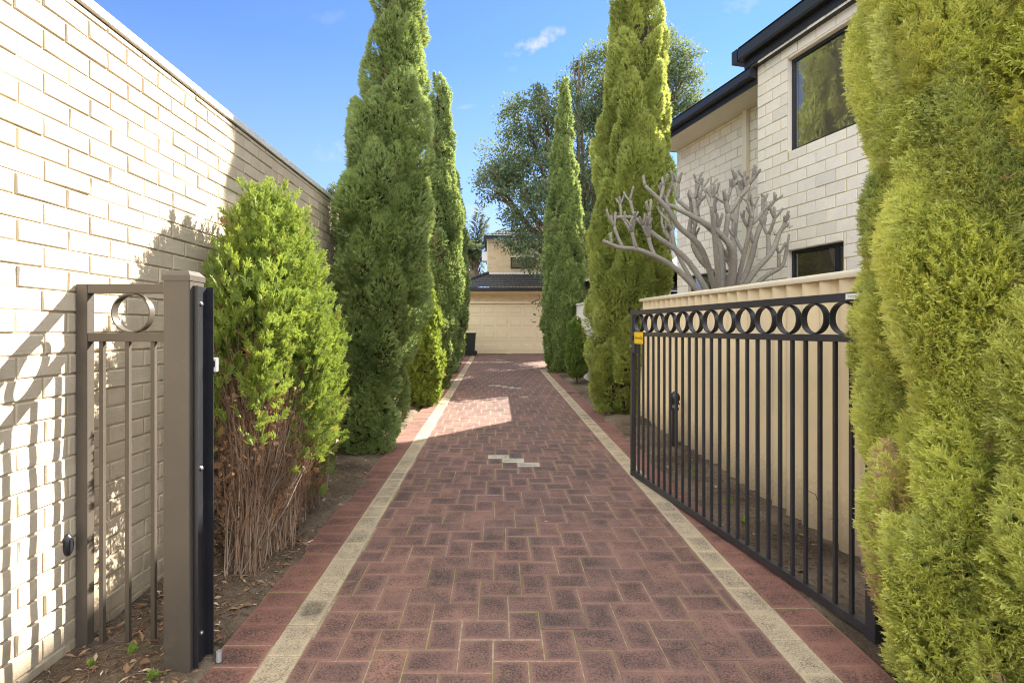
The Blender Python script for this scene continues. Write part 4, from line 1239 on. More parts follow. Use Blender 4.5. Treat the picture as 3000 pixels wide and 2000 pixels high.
    t_ = tm.build('trunk', M['bark'], root, True); t_.matrix_parent_inverse = Matrix.Translation(-Vector(base))
    return root, len(P)

COL = [(0, 0.52), (0.05, 0.72), (0.16, 0.92), (0.3, 1.0), (0.45, 0.95), (0.6, 0.8), (0.75, 0.6), (0.88, 0.42), (0.95, 0.28), (1, 0.05)]
def prof(r, p=COL): return [(h, k_*r) for h, k_ in p]
cnt = {}
SLIM = [(0, 0.62), (0.06, 0.85), (0.15, 1.0), (0.3, 1.0), (0.45, 0.92), (0.6, 0.74), (0.75, 0.52), (0.88, 0.3), (0.95, 0.17), (1, 0.03)]
GL_ = 'columnar cypresses lining the left side of the drive'
GR_ = 'columnar cypresses lining the right side of the drive'
# big left cypress
_, cnt['A'] = conifer('cypress_tree', 'largest dark green cypress of the left row, nearest to the brick wall', (-1.56, 6.0, float(gnd(6))), 8.6,
    [(0, .30), (.03, .36), (.08, .42), (.16, .49), (.28, .53), (.34, .52), (.42, .43), (.50, .33), (.58, .285), (.72, .25), (.85, .20), (.95, .12), (1, .03)],
    [(0, 0, 0), (.15, .12, 0), (.3, .23, 0), (.5, .40, 0), (.6, .46, 0), (1, .54, 0)], M['cypress'], 0.066, 1700, T_MED, (0.22, 0.40), 0.72, GL_, seed=1, tipg=0.85, core=0.62, ragged=0.28, coh=0.4, inner=3000)
# yellow-green bushy conifer
_, cnt['T'] = conifer('conifer_shrub', 'bright yellow-green bushy conifer between the tall left cypresses', (-1.36, 9.05, float(gnd(9))), 2.5,
    [(0, .30), (.1, .36), (.3, .40), (.55, .34), (.75, .24), (.9, .13), (1, .03)], [(0, 0, 0), (1, 0.05, 0)], M['thuja'], 0.10, 900, T_FAR, (0.12, 0.24), 1.1, cat='shrub', seed=2, tipg=0.8, up=1.1)
_, cnt['B'] = conifer('cypress_tree', 'tall slender cypress with blunt top, second of the left row', (-1.42, 11.4, float(gnd(11.4))), 6.75,
    [(0, .30), (.05, .42), (.15, .50), (.3, .52), (.45, .49), (.6, .42), (.75, .32), (.86, .22), (.93, .21), (.98, .18), (1, .05)], [(0, 0, 0), (.5, .14, 0), (1, .22, 0)],
    M['cypress'], 0.085, 950, T_FAR, (0.20, 0.38), 0.8, GL_, seed=3, hue_bias=0.1, tipg=0.7, core=0.55)
_, cnt['C'] = conifer('cypress_tree', 'dark cypress third along the left row, half hidden by the one with the blunt top', (-1.42, 14.6, float(gnd(14.6))), 5.9,
    prof(.50), [(0, 0, 0), (.6, .20, 0), (1, .16, 0)], M['cypress'], 0.10, 620, T_FAR, (0.17, 0.36), 1.0, GL_, seed=4)
_, cnt['D'] = conifer('cypress_tree', 'sunlit yellow-edged cypress last in the left row, beside the bin', (-1.66, 18.3, float(gnd(18.3))), 4.7,
    prof(.52), [(0, 0, 0), (1, .12, 0)], M['cypress_gold'], 0.11, 520, T_FAR, (0.18, 0.38), 1.0, GL_, seed=5)
# right row
_, cnt['R1'] = conifer('cypress_tree', 'broad golden green cypress at the far end of the cream fence', (2.06, 8.38, float(gnd(8.4))), 10.2,
    [(0, .29), (.03, .40), (.085, .53), (.17, .60), (.285, .64), (.38, .58), (.5, .49), (.6, .385), (.67, .325), (.76, .27), (.88, .17), (1, .03)],
    [(0, -.10, 0), (.09, -0.02, 0), (.26, .10, 0), (.43, .16, 0), (1, .26, 0)], M['cypress_gold'], 0.076, 1350, T_MED, (0.20, 0.42), 0.76, GR_, seed=6, tipg=0.85, core=0.6, ragged=0.27, coh=0.35, inner=3000)
_, cnt['R2'] = conifer('cypress_tree', 'slim pointed cypress further up the right side in front of the garage', (1.90, 14.7, float(gnd(14.7))), 8.3,
    prof(.56, SLIM), [(0, 0, 0), (1, .02, 0)], M['cypress'], 0.10, 700, T_FAR, (0.15, 0.33), 1.1, GR_, seed=7, tipg=0.75, hue_bias=0.2)
# near cypress at the right edge
_, cnt['N'] = conifer('cypress_tree', 'huge yellow-green cypress filling the right edge of the picture', (2.18, 2.05, float(gnd(2.0))), 5.4,
    [(0, .53), (.11, .585), (.17, .605), (.215, .62), (.27, .635), (.32, .635), (.405, .65), (.51, .665), (.55, .64), (.7, .52), (.85, .34), (1, .05)],
    [(0, 0, 0), (1, 0, 0)], M['cypress_near'], 0.072, 2700, T_FINE, (0.15, 0.38), 0.80, None, inner=9000, seed=12, tipg=1.0, zmax=3.9, back=0.25, core=0.60, rnd=0.22, up=1.0, dead=0.06, ragged=0.16, coh=0.38, relief=0.45)
# small shrub on the right
_, cnt['S1'] = conifer('conifer_shrub', 'small half-dead conifer shrub at the foot of the slim cypress on the right', (1.84, 11.9, float(gnd(11.9))), 1.45,
    [(0, .10), (.15, .17), (.4, .24), (.7, .22), (.9, .14), (1, .03)], [(0, 0, 0), (1, -.02, 0)], M['thuja'], 0.10, 900, T_FAR, (0.10, 0.2), 1.2, cat='shrub', seed=9, low=0.30, hue_bias=-0.25, tipg=0.35, trunk_r=0.02, up=1.1)

def tubes_batch(paths, rad, sides=3):
    """paths (N,P,3), rad (N,P) -> vertices, quad loops"""
    N, Pn, _ = paths.shape
    t = np.empty_like(paths); t[:, 1:-1] = paths[:, 2:]-paths[:, :-2]; t[:, 0] = paths[:, 1]-paths[:, 0]; t[:, -1] = paths[:, -1]-paths[:, -2]
    t = unit(t); ref = np.array((0.61, 0.53, 0.1)); a = unit(np.cross(t, ref)); b = np.cross(t, a)
    V = []
    for k_ in range(sides):
        an = 2*math.pi*k_/sides
        V.append(paths + rad[..., None]*(a*math.cos(an)+b*math.sin(an)))
    V = np.stack(V, 2)                                    # N,P,s,3
    I = np.arange(N*Pn*sides).reshape(N, Pn, sides)
    F = np.stack([I[:, :-1], np.roll(I[:, :-1], -1, 2), np.roll(I[:, 1:], -1, 2), I[:, 1:]], -1)
    return V.reshape(-1, 3), F.reshape(-1, 4)

# ------------------------------------------------------------------ half-dead shrub beside the gate post
g = np.random.default_rng(55)
sx, sy = -1.53, 3.56
sroot = empty('conifer_shrub', (sx, sy, float(gnd(sy))))
tag(sroot, 'bushy conifer shrub, bright green above and dead brown twigs below, beside the gate post', 'shrub')
SI = Matrix.Translation(-Vector((sx, sy, float(gnd(sy)))))
def shr_r(z):                                           # half widths (x, y) by height
    return np.interp(z, [0, .25, .6, 1.0, 1.35, 1.6, 1.88, 2.06], [.12, .22, .28, .33, .32, .26, .17, .06]), np.interp(z, [0, .25, .6, 1.0, 1.35, 1.6, 1.88, 2.06], [.48, .60, .70, .72, .66, .52, .38, .16])
nst = 5
stm = [(-1.50, 3.12), (-1.45, 3.40), (-1.50, 3.75), (-1.52, 4.1), (-1.55, 4.4)]
# twigs
N = 1700; Pn = 6
s_i = g.integers(0, nst, N)
b0 = np.array([(x, y) for x, y in stm])[s_i] + g.normal(0, 0.04, (N, 2))*np.array((1, 1.5))
zend = g.uniform(0.30, 1.75, N); ang = g.uniform(0, 2*math.pi, N)
rx, ry = shr_r(zend); q = np.sqrt(g.uniform(0.15, 1.0, N))*0.96
tx = sx + np.cos(ang)*rx*q; ty = sy + np.sin(ang)*ry*q
ty = b0[:, 1] + np.clip(ty-b0[:, 1], -0.55, 0.55)
t = np.linspace(0, 1, Pn)[None, :]
paths = np.zeros((N, Pn, 3))
bow = 0.75
paths[..., 0] = b0[:, 0, None] + (tx-b0[:, 0])[:, None]*(t**1.25)
paths[..., 1] = b0[:, 1, None] + (ty-b0[:, 1])[:, None]*(t**1.25)
paths[..., 2] = float(gnd(sy)) + zend[:, None]*t
paths += np.cumsum(g.normal(0, 0.017, paths.shape)*np.array((1, 1, 0.5)), axis=1)
paths[..., 0] = np.maximum(paths[..., 0], WX+0.02)
rad = np.outer(g.uniform(0.0016, 0.0042, N), np.linspace(1.0, 0.35, Pn))
sp_ = int(N*0.72)
V, F = tubes_batch(paths[:sp_], rad[:sp_]); o = link('dead_twigs', mesh_np('dead_twigs', V, F, np.full(len(F), 4)), M['twig'], sroot); o.matrix_parent_inverse = SI
V, F = tubes_batch(paths[sp_:], rad[sp_:]); o = link('dead_twigs', mesh_np('dead_twigs', V, F, np.full(len(F), 4)), M['twig_pale'], sroot); o.matrix_parent_inverse = SI
# fine side twigs
N2 = 11000
pi = g.integers(0, N, N2); pj = g.integers(2, Pn-1, N2)
p0 = paths[pi, pj]; d = unit(paths[pi, pj+1]-paths[pi, pj] + g.normal(0, 0.06, (N2, 3)) + np.stack([np.cos(ang[pi])*0.03, np.sin(ang[pi])*0.03, np.zeros(N2)], 1))
ln = g.uniform(0.05, 0.20, N2)
pp = np.stack([p0, p0+d*ln[:, None]*0.5+g.normal(0, 0.008, (N2, 3)), p0+d*ln[:, None]+g.normal(0, 0.018, (N2, 3))], 1)
pp[..., 0] = np.maximum(pp[..., 0], WX+0.02)
V, F = tubes_batch(pp, np.outer(np.full(N2, 0.0012), [1, .8, .4])); o = link('fine_twigs', mesh_np('fine_twigs', V, F, np.full(len(F), 4)), M['twig'], sroot); o.matrix_parent_inverse = SI
# stems
st_ = MB()
for x, y in stm: st_.tube([(x, y, -0.05), (x+0.01, y+0.02, 0.4), (x-0.02, y-0.01, 0.9), (x+0.01, y, 1.5)], [0.024, 0.02, 0.015, 0.006], 8)
o = st_.build('stems', M['bark'], sroot, True); o.matrix_parent_inverse = SI
# foliage: vertical fans gathered in upright plumes
P = []; AX = []; RF = []; HU = []; SZ = []; TG = []; VL = []
DP = []; DA = []; DR = []; DS = []; DH = []
npl = 400
for i in range(npl):
    z = 0.12 + 1.93*g.random()**0.75; a = g.uniform(0, 2*math.pi)
    rx, ry = shr_r(z); q = math.sqrt(g.uniform(0.35, 1.0))
    c = np.array((sx+math.cos(a)*rx*q, sy+math.sin(a)*ry*q, float(gnd(sy))+z))
    c[0] = max(c[0], WX+0.06)
    # the lower street side has died back
    street = np.clip((sy+0.1-c[1])/0.7, -1, 1)
    dead_h = 1.12 + 0.22*street + g.normal(0, 0.16) - 0.55*max(0, (c[0]-sx)/0.42)
    if c[1] > sy+0.35: dead_h -= 0.45
    w_, l_ = g.uniform(0.045, 0.075), g.uniform(0.15, 0.28)
    n_ = 62
    loc = np.clip(g.normal(0, 1, (n_, 3)), -1.7, 1.7)*np.array((w_, w_, l_))*0.75
    p = c + loc
    out = np.array((math.cos(a), math.sin(a), 0))
    axis = unit(np.array((0, 0, 1.0)) + out*0.35 + loc/np.array((w_, w_, l_))*0.28 + g.normal(0, 0.25, (n_, 3)))
    ref = unit(g.normal(0, 1, (n_, 3))*np.array((1, 1, 0.3)))
    p[:, 0] = np.maximum(p[:, 0], WX+0.015)
    if z < dead_h:
        if g.random() < 0.85:
            k2 = 24; DP.append(p[:k2]); DA.append(unit(axis[:k2]+g.normal(0, 0.5, (k2, 3)))); DR.append(ref[:k2]); DS.append(g.uniform(0.018, 0.050, k2)); DH.append(np.clip(g.normal(0.5, 0.25, k2), 0, 1))
        continue
    P.append(p); AX.append(axis); RF.append(ref); SZ.append(g.uniform(0.045, 0.105, n_))
    HU.append(np.clip(g.normal(0.42, 0.18)+g.normal(0, 0.15, n_), 0, 1)); TG.append(np.clip(g.normal(0.75, 0.2)+g.normal(0, 0.15, n_), 0, 1.2)); VL.append(g.random(n_)*0.99)
P, AX, RF, SZ, HU, TG, VL = (np.concatenate(a) for a in (P, AX, RF, SZ, HU, TG, VL))
V, A = scatter(T_FLAT, P, AX, RF, SZ, HU, VL, TG); o = tri_obj('foliage', V, A, M['thuja'], sroot); o.matrix_parent_inverse = SI
DP, DA, DR, DS, DH = (np.concatenate(a) for a in (DP, DA, DR, DS, DH))
V, A = scatter(T_FLAT, DP, DA, DR, DS, DH, DH, 0.6); o = tri_obj('dead_sprays', V, A, M['dead_spray'], sroot); o.matrix_parent_inverse = SI
cnt['shrub'] = len(P)

# ------------------------------------------------------------------ broadleaf trees
def leaf_quads(pos, d, ref, l, w):
    Fm = rot_from(d, ref)
    T = np.array([(0, 0, 0), (0.5, 0.45, 0.06), (0, 1, -0.05), (-0.5, 0.45, 0.06)], float)
    T = T[None]*np.stack([w, l, l], 1)[:, None, :]
    return np.einsum('nij,nkj->nki', Fm, T)+pos[:, None, :]
def leafy_tree(name, label, base, lobes, nleaf, leaf, mat, seed, trunk_r=0.22, cluster=0.42, trunk_top=None, group=None, limbs=True):
    g = np.random.default_rng(seed); base = np.array(base, float)
    root = empty(name, tuple(base)); tag(root, label, 'tree', group); I = Matrix.Translation(-Vector(base))
    vol = np.array([l_[3]**2.2*l_[4] for l_ in lobes]); vol = vol/vol.sum()
    P = []; D = []; RF = []; HU = []; TG = []
    for (cx_, cy_, cz_, r, dn), f in zip(lobes, vol):
        n_ = int(nleaf*f); nc = max(4, int(n_/70))
        cd = unit(g.normal(0, 1, (nc, 3))); cr = r*g.uniform(0.25, 1.0, nc)**0.5*g.uniform(0.8, 1.12, nc)
        cc = np.array((cx_, cy_, cz_)) + cd*cr[:, None]*np.array((1, 0.9, 0.95))
        w = g.integers(0, nc, n_)
        off = np.clip(g.normal(0, 1, (n_, 3)), -1.9, 1.9)*cluster*np.array((0.55, 0.55, 0.42))*np.minimum(1, 0.5+r/2)
        P.append(cc[w]+off); out = cd[w]
        D.append(unit(out*0.5 + off*1.0 + g.normal(0, 0.6, (n_, 3)) + np.array((0, 0, -0.35))))
        RF.append(unit(g.normal(0, 0.7, (n_, 3)) + np.array((0, 0, 0.9))))
        hc = g.random(nc)
        HU.append(np.clip(hc[w]*0.6+0.4*g.random(n_), 0, 1)); TG.append(np.clip(g.random(n_)**2.5*0.9 + 0.2*hc[w], 0, 1))
    P, D, RF, HU, TG = (np.concatenate(a) for a in (P, D, RF, HU, TG)); n_ = len(P)
    V = leaf_quads(P, D, RF, leaf[0]*g.uniform(0.7, 1.25, n_), leaf[1]*g.uniform(0.7, 1.25, n_))
    A = np.zeros((n_, 4, 4)); A[..., 0] = HU[:, None]; A[..., 1] = TG[:, None]; A[..., 2] = 0.5; A[..., 3] = 1
    o = link('crown', mesh_np('crown', V, np.arange(n_*4), np.full(n_, 4), A.reshape(-1, 4)), mat, root); o.matrix_parent_inverse = I
    tm = MB(); top = np.array(trunk_top if trunk_top is not None else base+np.array((0, 0, 3.0)))
    tm.tube([base-np.array((0, 0, 0.2)), base*0.5+top*0.5+np.array((0.1, 0, 0)), top], [trunk_r*1.25, trunk_r, trunk_r*0.85], 10)
    for (cx_, cy_, cz_, r, dn) in lobes:
        e = np.array((cx_, cy_, cz_)); m_ = top*0.5+e*0.5+np.array((0, 0, -0.25))
        tm.tube([top, m_+g.normal(0, 0.12, 3), e], [trunk_r*0.6, trunk_r*0.35, trunk_r*0.14], 7)
        for j in range(5):
            e2 = e+unit(g.normal(0, 1, 3))*r*0.8; s_ = m_*0.4+e*0.6
            tm.tube([s_, (s_+e2)/2+g.normal(0, 0.1, 3), e2], [trunk_r*0.15, trunk_r*0.09, trunk_r*0.04], 5)
    o = tm.build('trunk', M['bark'], root, True); o.matrix_parent_inverse = I
    return root
def lob(dx, dy, r_d, Z, dn=1.0):
    p = px(dx*1.2755, dy*1.2755, Z); return (p.x, p.y, p.z, r_d*1.2755/FPX*Z, dn)
ZT = 19.8
lobes = [lob(1210, 270, 62, ZT), lob(1165, 370, 62, ZT+.4), lob(1135, 430, 40, ZT-.5), lob(1225, 400, 80, ZT), lob(1215, 490, 62, ZT-.6), lob(1180, 545, 34, ZT-1.0, .9),
         lob(1222, 580, 42, ZT-1.2), lob(1290, 330, 66, ZT+1), lob(1335, 235, 62, ZT+1.5), lob(1340, 430, 100, ZT+1.5), lob(1395, 160, 60, ZT+2), lob(1420, 270, 100, ZT+2),
         lob(1120, 390, 26, ZT, .7), lob(1245, 235, 40, ZT), lob(1330, 140, 26, ZT+1.5, .7),
         lob(1530, 130, 55, ZT+2.2), lob(1570, 205, 55, ZT+2.4), lob(1535, 290, 50, ZT+2.2), lob(1590, 150, 26, ZT+2.4, .8), lob(1475, 200, 80, ZT+2.5), lob(1600, 245, 26, ZT+2.2, .6),
         lob(1350, 560, 90, ZT+1), lob(1450, 430, 110, ZT+2.2), lob(1530, 70, 20, ZT+2.2, .6), lob(1245, 690, 16, ZT-2.2, .5), lob(1250, 735, 16, ZT-2.2, .45), lob(1258, 640, 30, ZT-1.6, .7)]
lobes.append((4.3, 15.2, 4.7, 0.95, 1.6)); lobes.append((5.0, 16.6, 5.4, 1.0, 1.2))  # unseen boughs added to shade the drive beyond the sunlit patch
leafy_tree('broadleaf_tree', 'large spreading dark broadleaf tree behind the right-hand cypresses', (3.2, ZT+0.8, 0.35), lobes, 84000, (0.14, 0.062), M['gum'], 71, 0.24, 0.38, (3.1, ZT+0.6, 4.2))
# distant gum just over the end of the wall
ZG = 30
leafy_tree('gum_tree', 'distant pale gum tree showing above the red roof on the left', (-9.2, ZG, 0.4), [lob(783, 452, 26, ZG), lob(762, 458, 16, ZG), lob(800, 470, 20, ZG), lob(790, 500, 25, ZG)], 5000, (0.2, 0.07), M['palm'], 72, 0.18, 0.5, (-9.2, ZG, 8.0))
# ------------------------------------------------------------------ palm behind the garage
pz = 27.5; pc = px(1388, 765, pz)
proot = empty('palm_tree', (pc.x, pz, 0.4)); tag(proot, 'feather palm with shaggy trunk rising behind the garage roof', 'palm'); PI_ = Matrix.Translation(-Vector((pc.x, pz, 0.4)))
g = np.random.default_rng(90)
tm = MB(); tm.tube([(pc.x, pz, 0), (pc.x+0.05, pz, 2.5), (pc.x, pz, pc.z-0.7), (pc.x, pz, pc.z)], [0.24, 0.20, 0.24, 0.13], 12)
for i in range(46):
    a = g.uniform(0, 2*math.pi); z = pc.z-0.15-1.3*g.random(); r0 = 0.2
    p0 = Vector((pc.x+math.cos(a)*r0, pz+math.sin(a)*r0, z))
    tm.tube([p0, p0+Vector((math.cos(a)*0.12, math.sin(a)*0.12, 0.32)), p0+Vector((math.cos(a)*0.25, math.sin(a)*0.25, 0.5))], [0.05, 0.035, 0.01], 5)
o = tm.build('trunk', M['twig_pale'], proot, True); o.matrix_parent_inverse = PI_
V = []; A = []
rachis = MB()
for i in range(38):
    a = i*2.399963; el = g.uniform(0.25, 1.45); L_ = g.uniform(2.3, 3.0)
    d0 = np.array((math.cos(a)*math.cos(el), math.sin(a)*math.cos(el), math.sin(el)))
    pts = []; p = np.array((pc.x, pz, pc.z)); d = d0.copy()
    for s_ in range(13):
        pts.append(p.copy()); p = p+d*L_/12; d = unit(d+np.array((0, 0, -0.085-0.05*math.cos(el))))
    pts = np.array(pts); rachis.tube([tuple(q) for q in pts], list(np.linspace(0.028, 0.006, 13)), 5)
    nlf = 44; tt = np.linspace(0.14, 1, nlf)*12
    for sd in (-1, 1):
        bp = np.stack([np.interp(tt, np.arange(13), pts[:, j]) for j in range(3)], 1)
        tg = unit(np.gradient(bp, axis=0)); side = unit(np.cross(tg, np.array((0, 0, 1.0))))*sd
        dd = unit(side*0.8+tg*0.65+np.array((0, 0, -0.25))+g.normal(0, 0.14, (nlf, 3)))
        l_ = 0.62*np.sin(np.linspace(0.35, 2.9, nlf))**0.7*g.uniform(0.85, 1.1, nlf)
        V.append(leaf_quads(bp, dd, unit(np.array((0, 0, 1.0))+g.normal(0, 0.3, (nlf, 3))), l_, np.full(nlf, 0.06)))
        A.append(np.repeat(np.stack([g.random(nlf), g.random(nlf)**2, np.full(nlf, .5), np.ones(nlf)], 1)[:, None], 4, 1))
V = np.concatenate(V); A = np.concatenate(A)
o = link('fronds', mesh_np('fronds', V, np.arange(len(V)*4), np.full(len(V), 4), A.reshape(-1, 4)), M['palm'], proot); o.matrix_parent_inverse = PI_
o = rachis.build('frond_stalks', M['palm'], proot, True); o.matrix_parent_inverse = PI_

# ------------------------------------------------------------------ bare frangipani behind the cream fence
g = np.random.default_rng(33)
froot = empty('frangipani_tree', (3.0, 6.9, 0.09)); tag(froot, 'bare grey frangipani with stubby forked branches above the cream fence', 'tree')
FI = Matrix.Translation(-Vector((3.0, 6.9, 0.09)))
br = MB()
def limb(p, d, L_, r, depth):
    """short thick shoots that curve upward and fork at their ends"""
    pts = [Vector(p)]; d = Vector(d).normalized(); q = Vector(p)
    ns = 5
    for s_ in range(ns):
        d = (d + Vector((0, 0, 0.13)) + Vector(g.normal(0, 0.05, 3))).normalized()
        q = q + d*(L_/ns); pts.append(q.copy())
    r1 = r*0.88
    rads = list(np.linspace(r, r1, ns+1))
    if depth == 0:
        pts.append(q + d*0.012); rads[-1] = r1*1.06; rads.append(r1*0.62)
    br.tube(pts, rads, 9)
    if depth > 0:
        nb_ = 2 if g.random() < 0.72 else 3
        az = g.uniform(0, 2*math.pi)
        perp = d.cross(Vector((0.3, 0.2, 0.9))).normalized(); perp2 = d.cross(perp)
        for j in range(nb_):
            a = az + j*2*math.pi/nb_ + g.normal(0, 0.25); sp = g.uniform(0.45, 0.75)
            nd = d*math.cos(sp) + (perp*math.cos(a)+perp2*math.sin(a))*math.sin(sp)
            limb(q - d*0.01, nd, L_*g.uniform(0.6, 0.95)*0.85, max(r1*0.90, 0.0115), depth-1)
tb0 = Vector((3.02, 6.9, 1.55))
br.tube([(3.0, 6.9, -0.1), (3.05, 6.92, 0.8), tuple(tb0)], [0.10, 0.085, 0.075], 12)
def main(path, r0, r1, forks):
    """a long main limb given by its bends; side shoots at the listed fractions"""
    pts = [Vector(p) for p in path]
    # smooth
    P_ = []
    for i in range(len(pts)-1):
        a, b = pts[i], pts[i+1]; am = pts[i-1] if i > 0 else a; bn_ = pts[i+2] if i+2 < len(pts) else b
        for s_ in range(5):
            t = s_/5
            P_.append(0.5*((2*a)+(b-am)*t+(2*am-5*a+4*b-bn_)*t*t+(3*a-am-3*b+bn_)*t**3))
    P_.append(pts[-1]); n_ = len(P_)
    br.tube(P_, list(np.linspace(r0, r1, n_)), 9)
    for f, dd, L_, dep in forks:
        i = min(int(f*(n_-1)), n_-1); rr = r0+(r1-r0)*f
        limb(P_[i], dd, L_*0.9, max(rr*0.85, 0.0175), dep)
def fp(x, y, dz=0.0): 
    p = px(x, y, 6.9+dz); return (p.x, p.y, p.z)
main([tb0, fp(1990, 795, -.1), fp(1880, 735, -.25), fp(1815, 725, -.35), fp(1766, 705, -.4)], 0.042, 0.021,
     [(0.42, (-.5, .3, .9), .30, 2), (0.55, (-.3, -.4, 1), .26, 2), (0.72, (-.45, .1, .75), .34, 1), (0.86, (-.2, -.1, 1), .16, 0)])
main([tb0, fp(2020, 770, .2), fp(1920, 690, .3), fp(1860, 640, .35), fp(1800, 672-35, .4)], 0.044, 0.022,
     [(0.35, (-.1, .3, 1), .32, 2), (0.55, (-.35, -.3, 1), .30, 1), (0.75, (-.3, .2, 1), .30, 1), (0.93, (.05, .1, 1), .22, 1)])
main([tb0, fp(2060, 740, -.3), fp(1990, 665, -.4), fp(1945, 600, -.5), fp(1890, 545, -.5)], 0.042, 0.022,
     [(0.4, (.25, .1, 1), .32, 2), (0.6, (-.5, -.1, .8), .28, 2), (0.8, (.3, .1, 1), .22, 1), (1.0, (-.25, 0, 1), .14, 0)])
main([tb0, fp(2110, 720, .3), fp(2045, 640, .35), fp(1985, 585, .4)], 0.045, 0.027,
     [(0.45, (.1, .3, 1), .40, 2), (0.7, (-.2, -.2, 1), .32, 2), (1.0, (-.3, .1, .8), .28, 1), (1.0, (.25, -.1, 1), .26, 1)])
main([tb0, fp(2150, 770, -.4), fp(2125, 700, -.5), fp(2040, 640, -.5), fp(1960, 600, -.45)], 0.052, 0.026,
     [(0.5, (.1, -.2, 1), .34, 2), (0.75, (0, .2, 1), .28, 1), (1.0, (-.6, 0, .6), .18, 0)])
main([tb0, fp(2145, 790, 0), fp(2150, 690, .1), fp(2160, 600, .15), fp(2175, 560, .2), fp(2172, 528, .2)], 0.052, 0.026,
     [(0.5, (-.5, .2, .8), .34, 2), (0.62, (.5, -.2, .8), .30, 2), (0.82, (-.5, 0, .6), .22, 1), (0.95, (.7, 0, .5), .13, 0)])
main([tb0, fp(2190, 790, .25), fp(2215, 700, .3), fp(2235, 640, .35), fp(2240, 610, .35)], 0.045, 0.024,
     [(0.45, (-.3, .3, 1), .30, 2), (0.65, (.5, 0, .9), .26, 2), (0.85, (-.25, -.2, 1), .18, 1)])
main([tb0, fp(2200, 810, -.1), fp(2260, 740, -.15), fp(2285, 680, -.1), fp(2310, 655, -.1)], 0.043, 0.022,
     [(0.45, (.1, .2, 1), .34, 2), (0.7, (.45, 0, .7), .22, 1), (0.9, (-.1, .2, 1), .14, 0)])
main([tb0, fp(2180, 830, .4), fp(2080, 790, .5), fp(2030, 720, .5), fp(2040, 650, .5)], 0.042, 0.024,
     [(0.3, (-.6, .1, .6), .34, 2), (0.6, (-.4, 0, .8), .30, 2), (0.8, (.3, .2, 1), .28, 1), (1.0, (0, .1, 1), .16, 0)])
main([tb0, fp(2230, 820, .3), fp(2290, 780, .4), fp(2305, 725, .45)], 0.038, 0.021, [(0.6, (.1, .1, 1), .26, 1), (1.0, (.25, 0, 1), .2, 0)])
for (x, y, dz) in ((1940, 660, .7), (2085, 610, -.7), (2205, 640, -.5)):
    e = Vector(fp(x, y, dz)); m_ = (tb0*0.55+e*0.45)+Vector((0, 0, -0.12))
    main([tb0, m_, e*0.75+m_*0.25, e], 0.036, 0.020, [(0.55, tuple(g.normal(0, .35, 2))+(1,), .30, 1), (0.8, tuple(g.normal(0, .4, 2))+(1,), .26, 1), (1.0, tuple(g.normal(0, .35, 2))+(1,), .26, 2), (1.0, tuple(g.normal(0, .5, 2))+(.8,), .2, 1)])
o = br.build('branches', M['branch_grey'], froot, True); o.matrix_parent_inverse = FI
# curled dried flower stalks on a few tips
for (x, y) in ((2270, 690), (2300, 665), (2165, 590), (2050, 575), (2040, 590)):
    p = Vector(fp(x, y))
    for j in range(4):
        q = p.copy(); pts = [q.copy()]; d = Vector(g.normal(0, 1, 3)); d.z = abs(d.z); d.normalize()
        for s_ in range(4): d = (d+Vector(g.normal(0, 0.45, 3))).normalized(); q = q+d*0.028; pts.append(q.copy())
        ds = MB(); ds.tube(pts, [0.004, 0.0035, 0.003, 0.0025, 0.0015], 5)
        o = ds.build('dry_stalk', M['twig'], froot); o.matrix_parent_inverse = FI

# ------------------------------------------------------------------ leaf litter, twigs, pebbles, weeds
g = np.random.default_rng(44)
def on_soil(n_, x0, x1, y0, y1):
    x = g.uniform(x0, x1, n_); y = g.uniform(y0, y1, n_); return np.stack([x, y, soil_z(x, y)+0.006], 1)
pts = np.concatenate([on_soil(520, -1.88, -1.27, 1.75, 2.6), on_soil(600, -1.86, -1.26, 2.6, 3.7), on_soil(150, -1.8, -1.25, 3.7, 6), on_soil(160, 1.68, 2.17, 2.6, 7.5), on_soil(60, 1.66, 2.1, 7.5, 9)])
n_ = len(pts)
d = unit(np.stack([g.normal(0, 1, n_), g.normal(0, 1, n_), g.normal(0, 0.25, n_)], 1)); ref = unit(np.array((0, 0, 1.0))+g.normal(0, 0.35, (n_, 3)))
big = g.random(n_)
l_ = 0.016+0.06*big**3; V1 = leaf_quads(pts, d, ref, l_, l_*g.uniform(0.18, 0.5, n_))
A1 = np.repeat(rand_attr(n_)[:, None], 4, 1)
# leaves on the paving and twigs
x = np.concatenate([g.uniform(-1.2, 1.6, 70), g.normal(-1.1, 0.12, 60)]); y = np.concatenate([2+9*g.random(70)**1.5, 2+5*g.random(60)])
pv = np.stack([x, y, gnd(y)+0.006], 1); n2_ = len(pv)
d = unit(np.stack([g.normal(0, 1, n2_), g.normal(0, 1, n2_), g.normal(0, 0.1, n2_)], 1)); l2 = 0.008+0.025*g.random(n2_)**3
V2 = leaf_quads(pv, d, unit(np.array((0, 0, 1.0))+g.normal(0, 0.3, (n2_, 3))), l2, l2*0.35); A2 = np.repeat(rand_attr(n2_)[:, None], 4, 1)
V = np.concatenate([V1, V2]).reshape(-1, 3); A = np.concatenate([A1, A2]).reshape(-1, 4)
tag(link('leaf_litter', mesh_np('leaf_litter', V, np.arange(len(V)), np.full(len(V)//4, 4), A), M['litter']), 'dry brown leaves strewn over the soil beds', 'leaf litter', kind='stuff')
tp = np.concatenate([on_soil(1500, -1.86, -1.24, 1.75, 5.0), on_soil(800, 1.66, 2.15, 2.6, 7)]); n_ = len(tp)
d = unit(np.stack([g.normal(0, 1, n_), g.normal(0, 1, n_), g.normal(0, 0.12, n_)], 1)); ln = 0.012+0.09*g.random(n_)**2.5
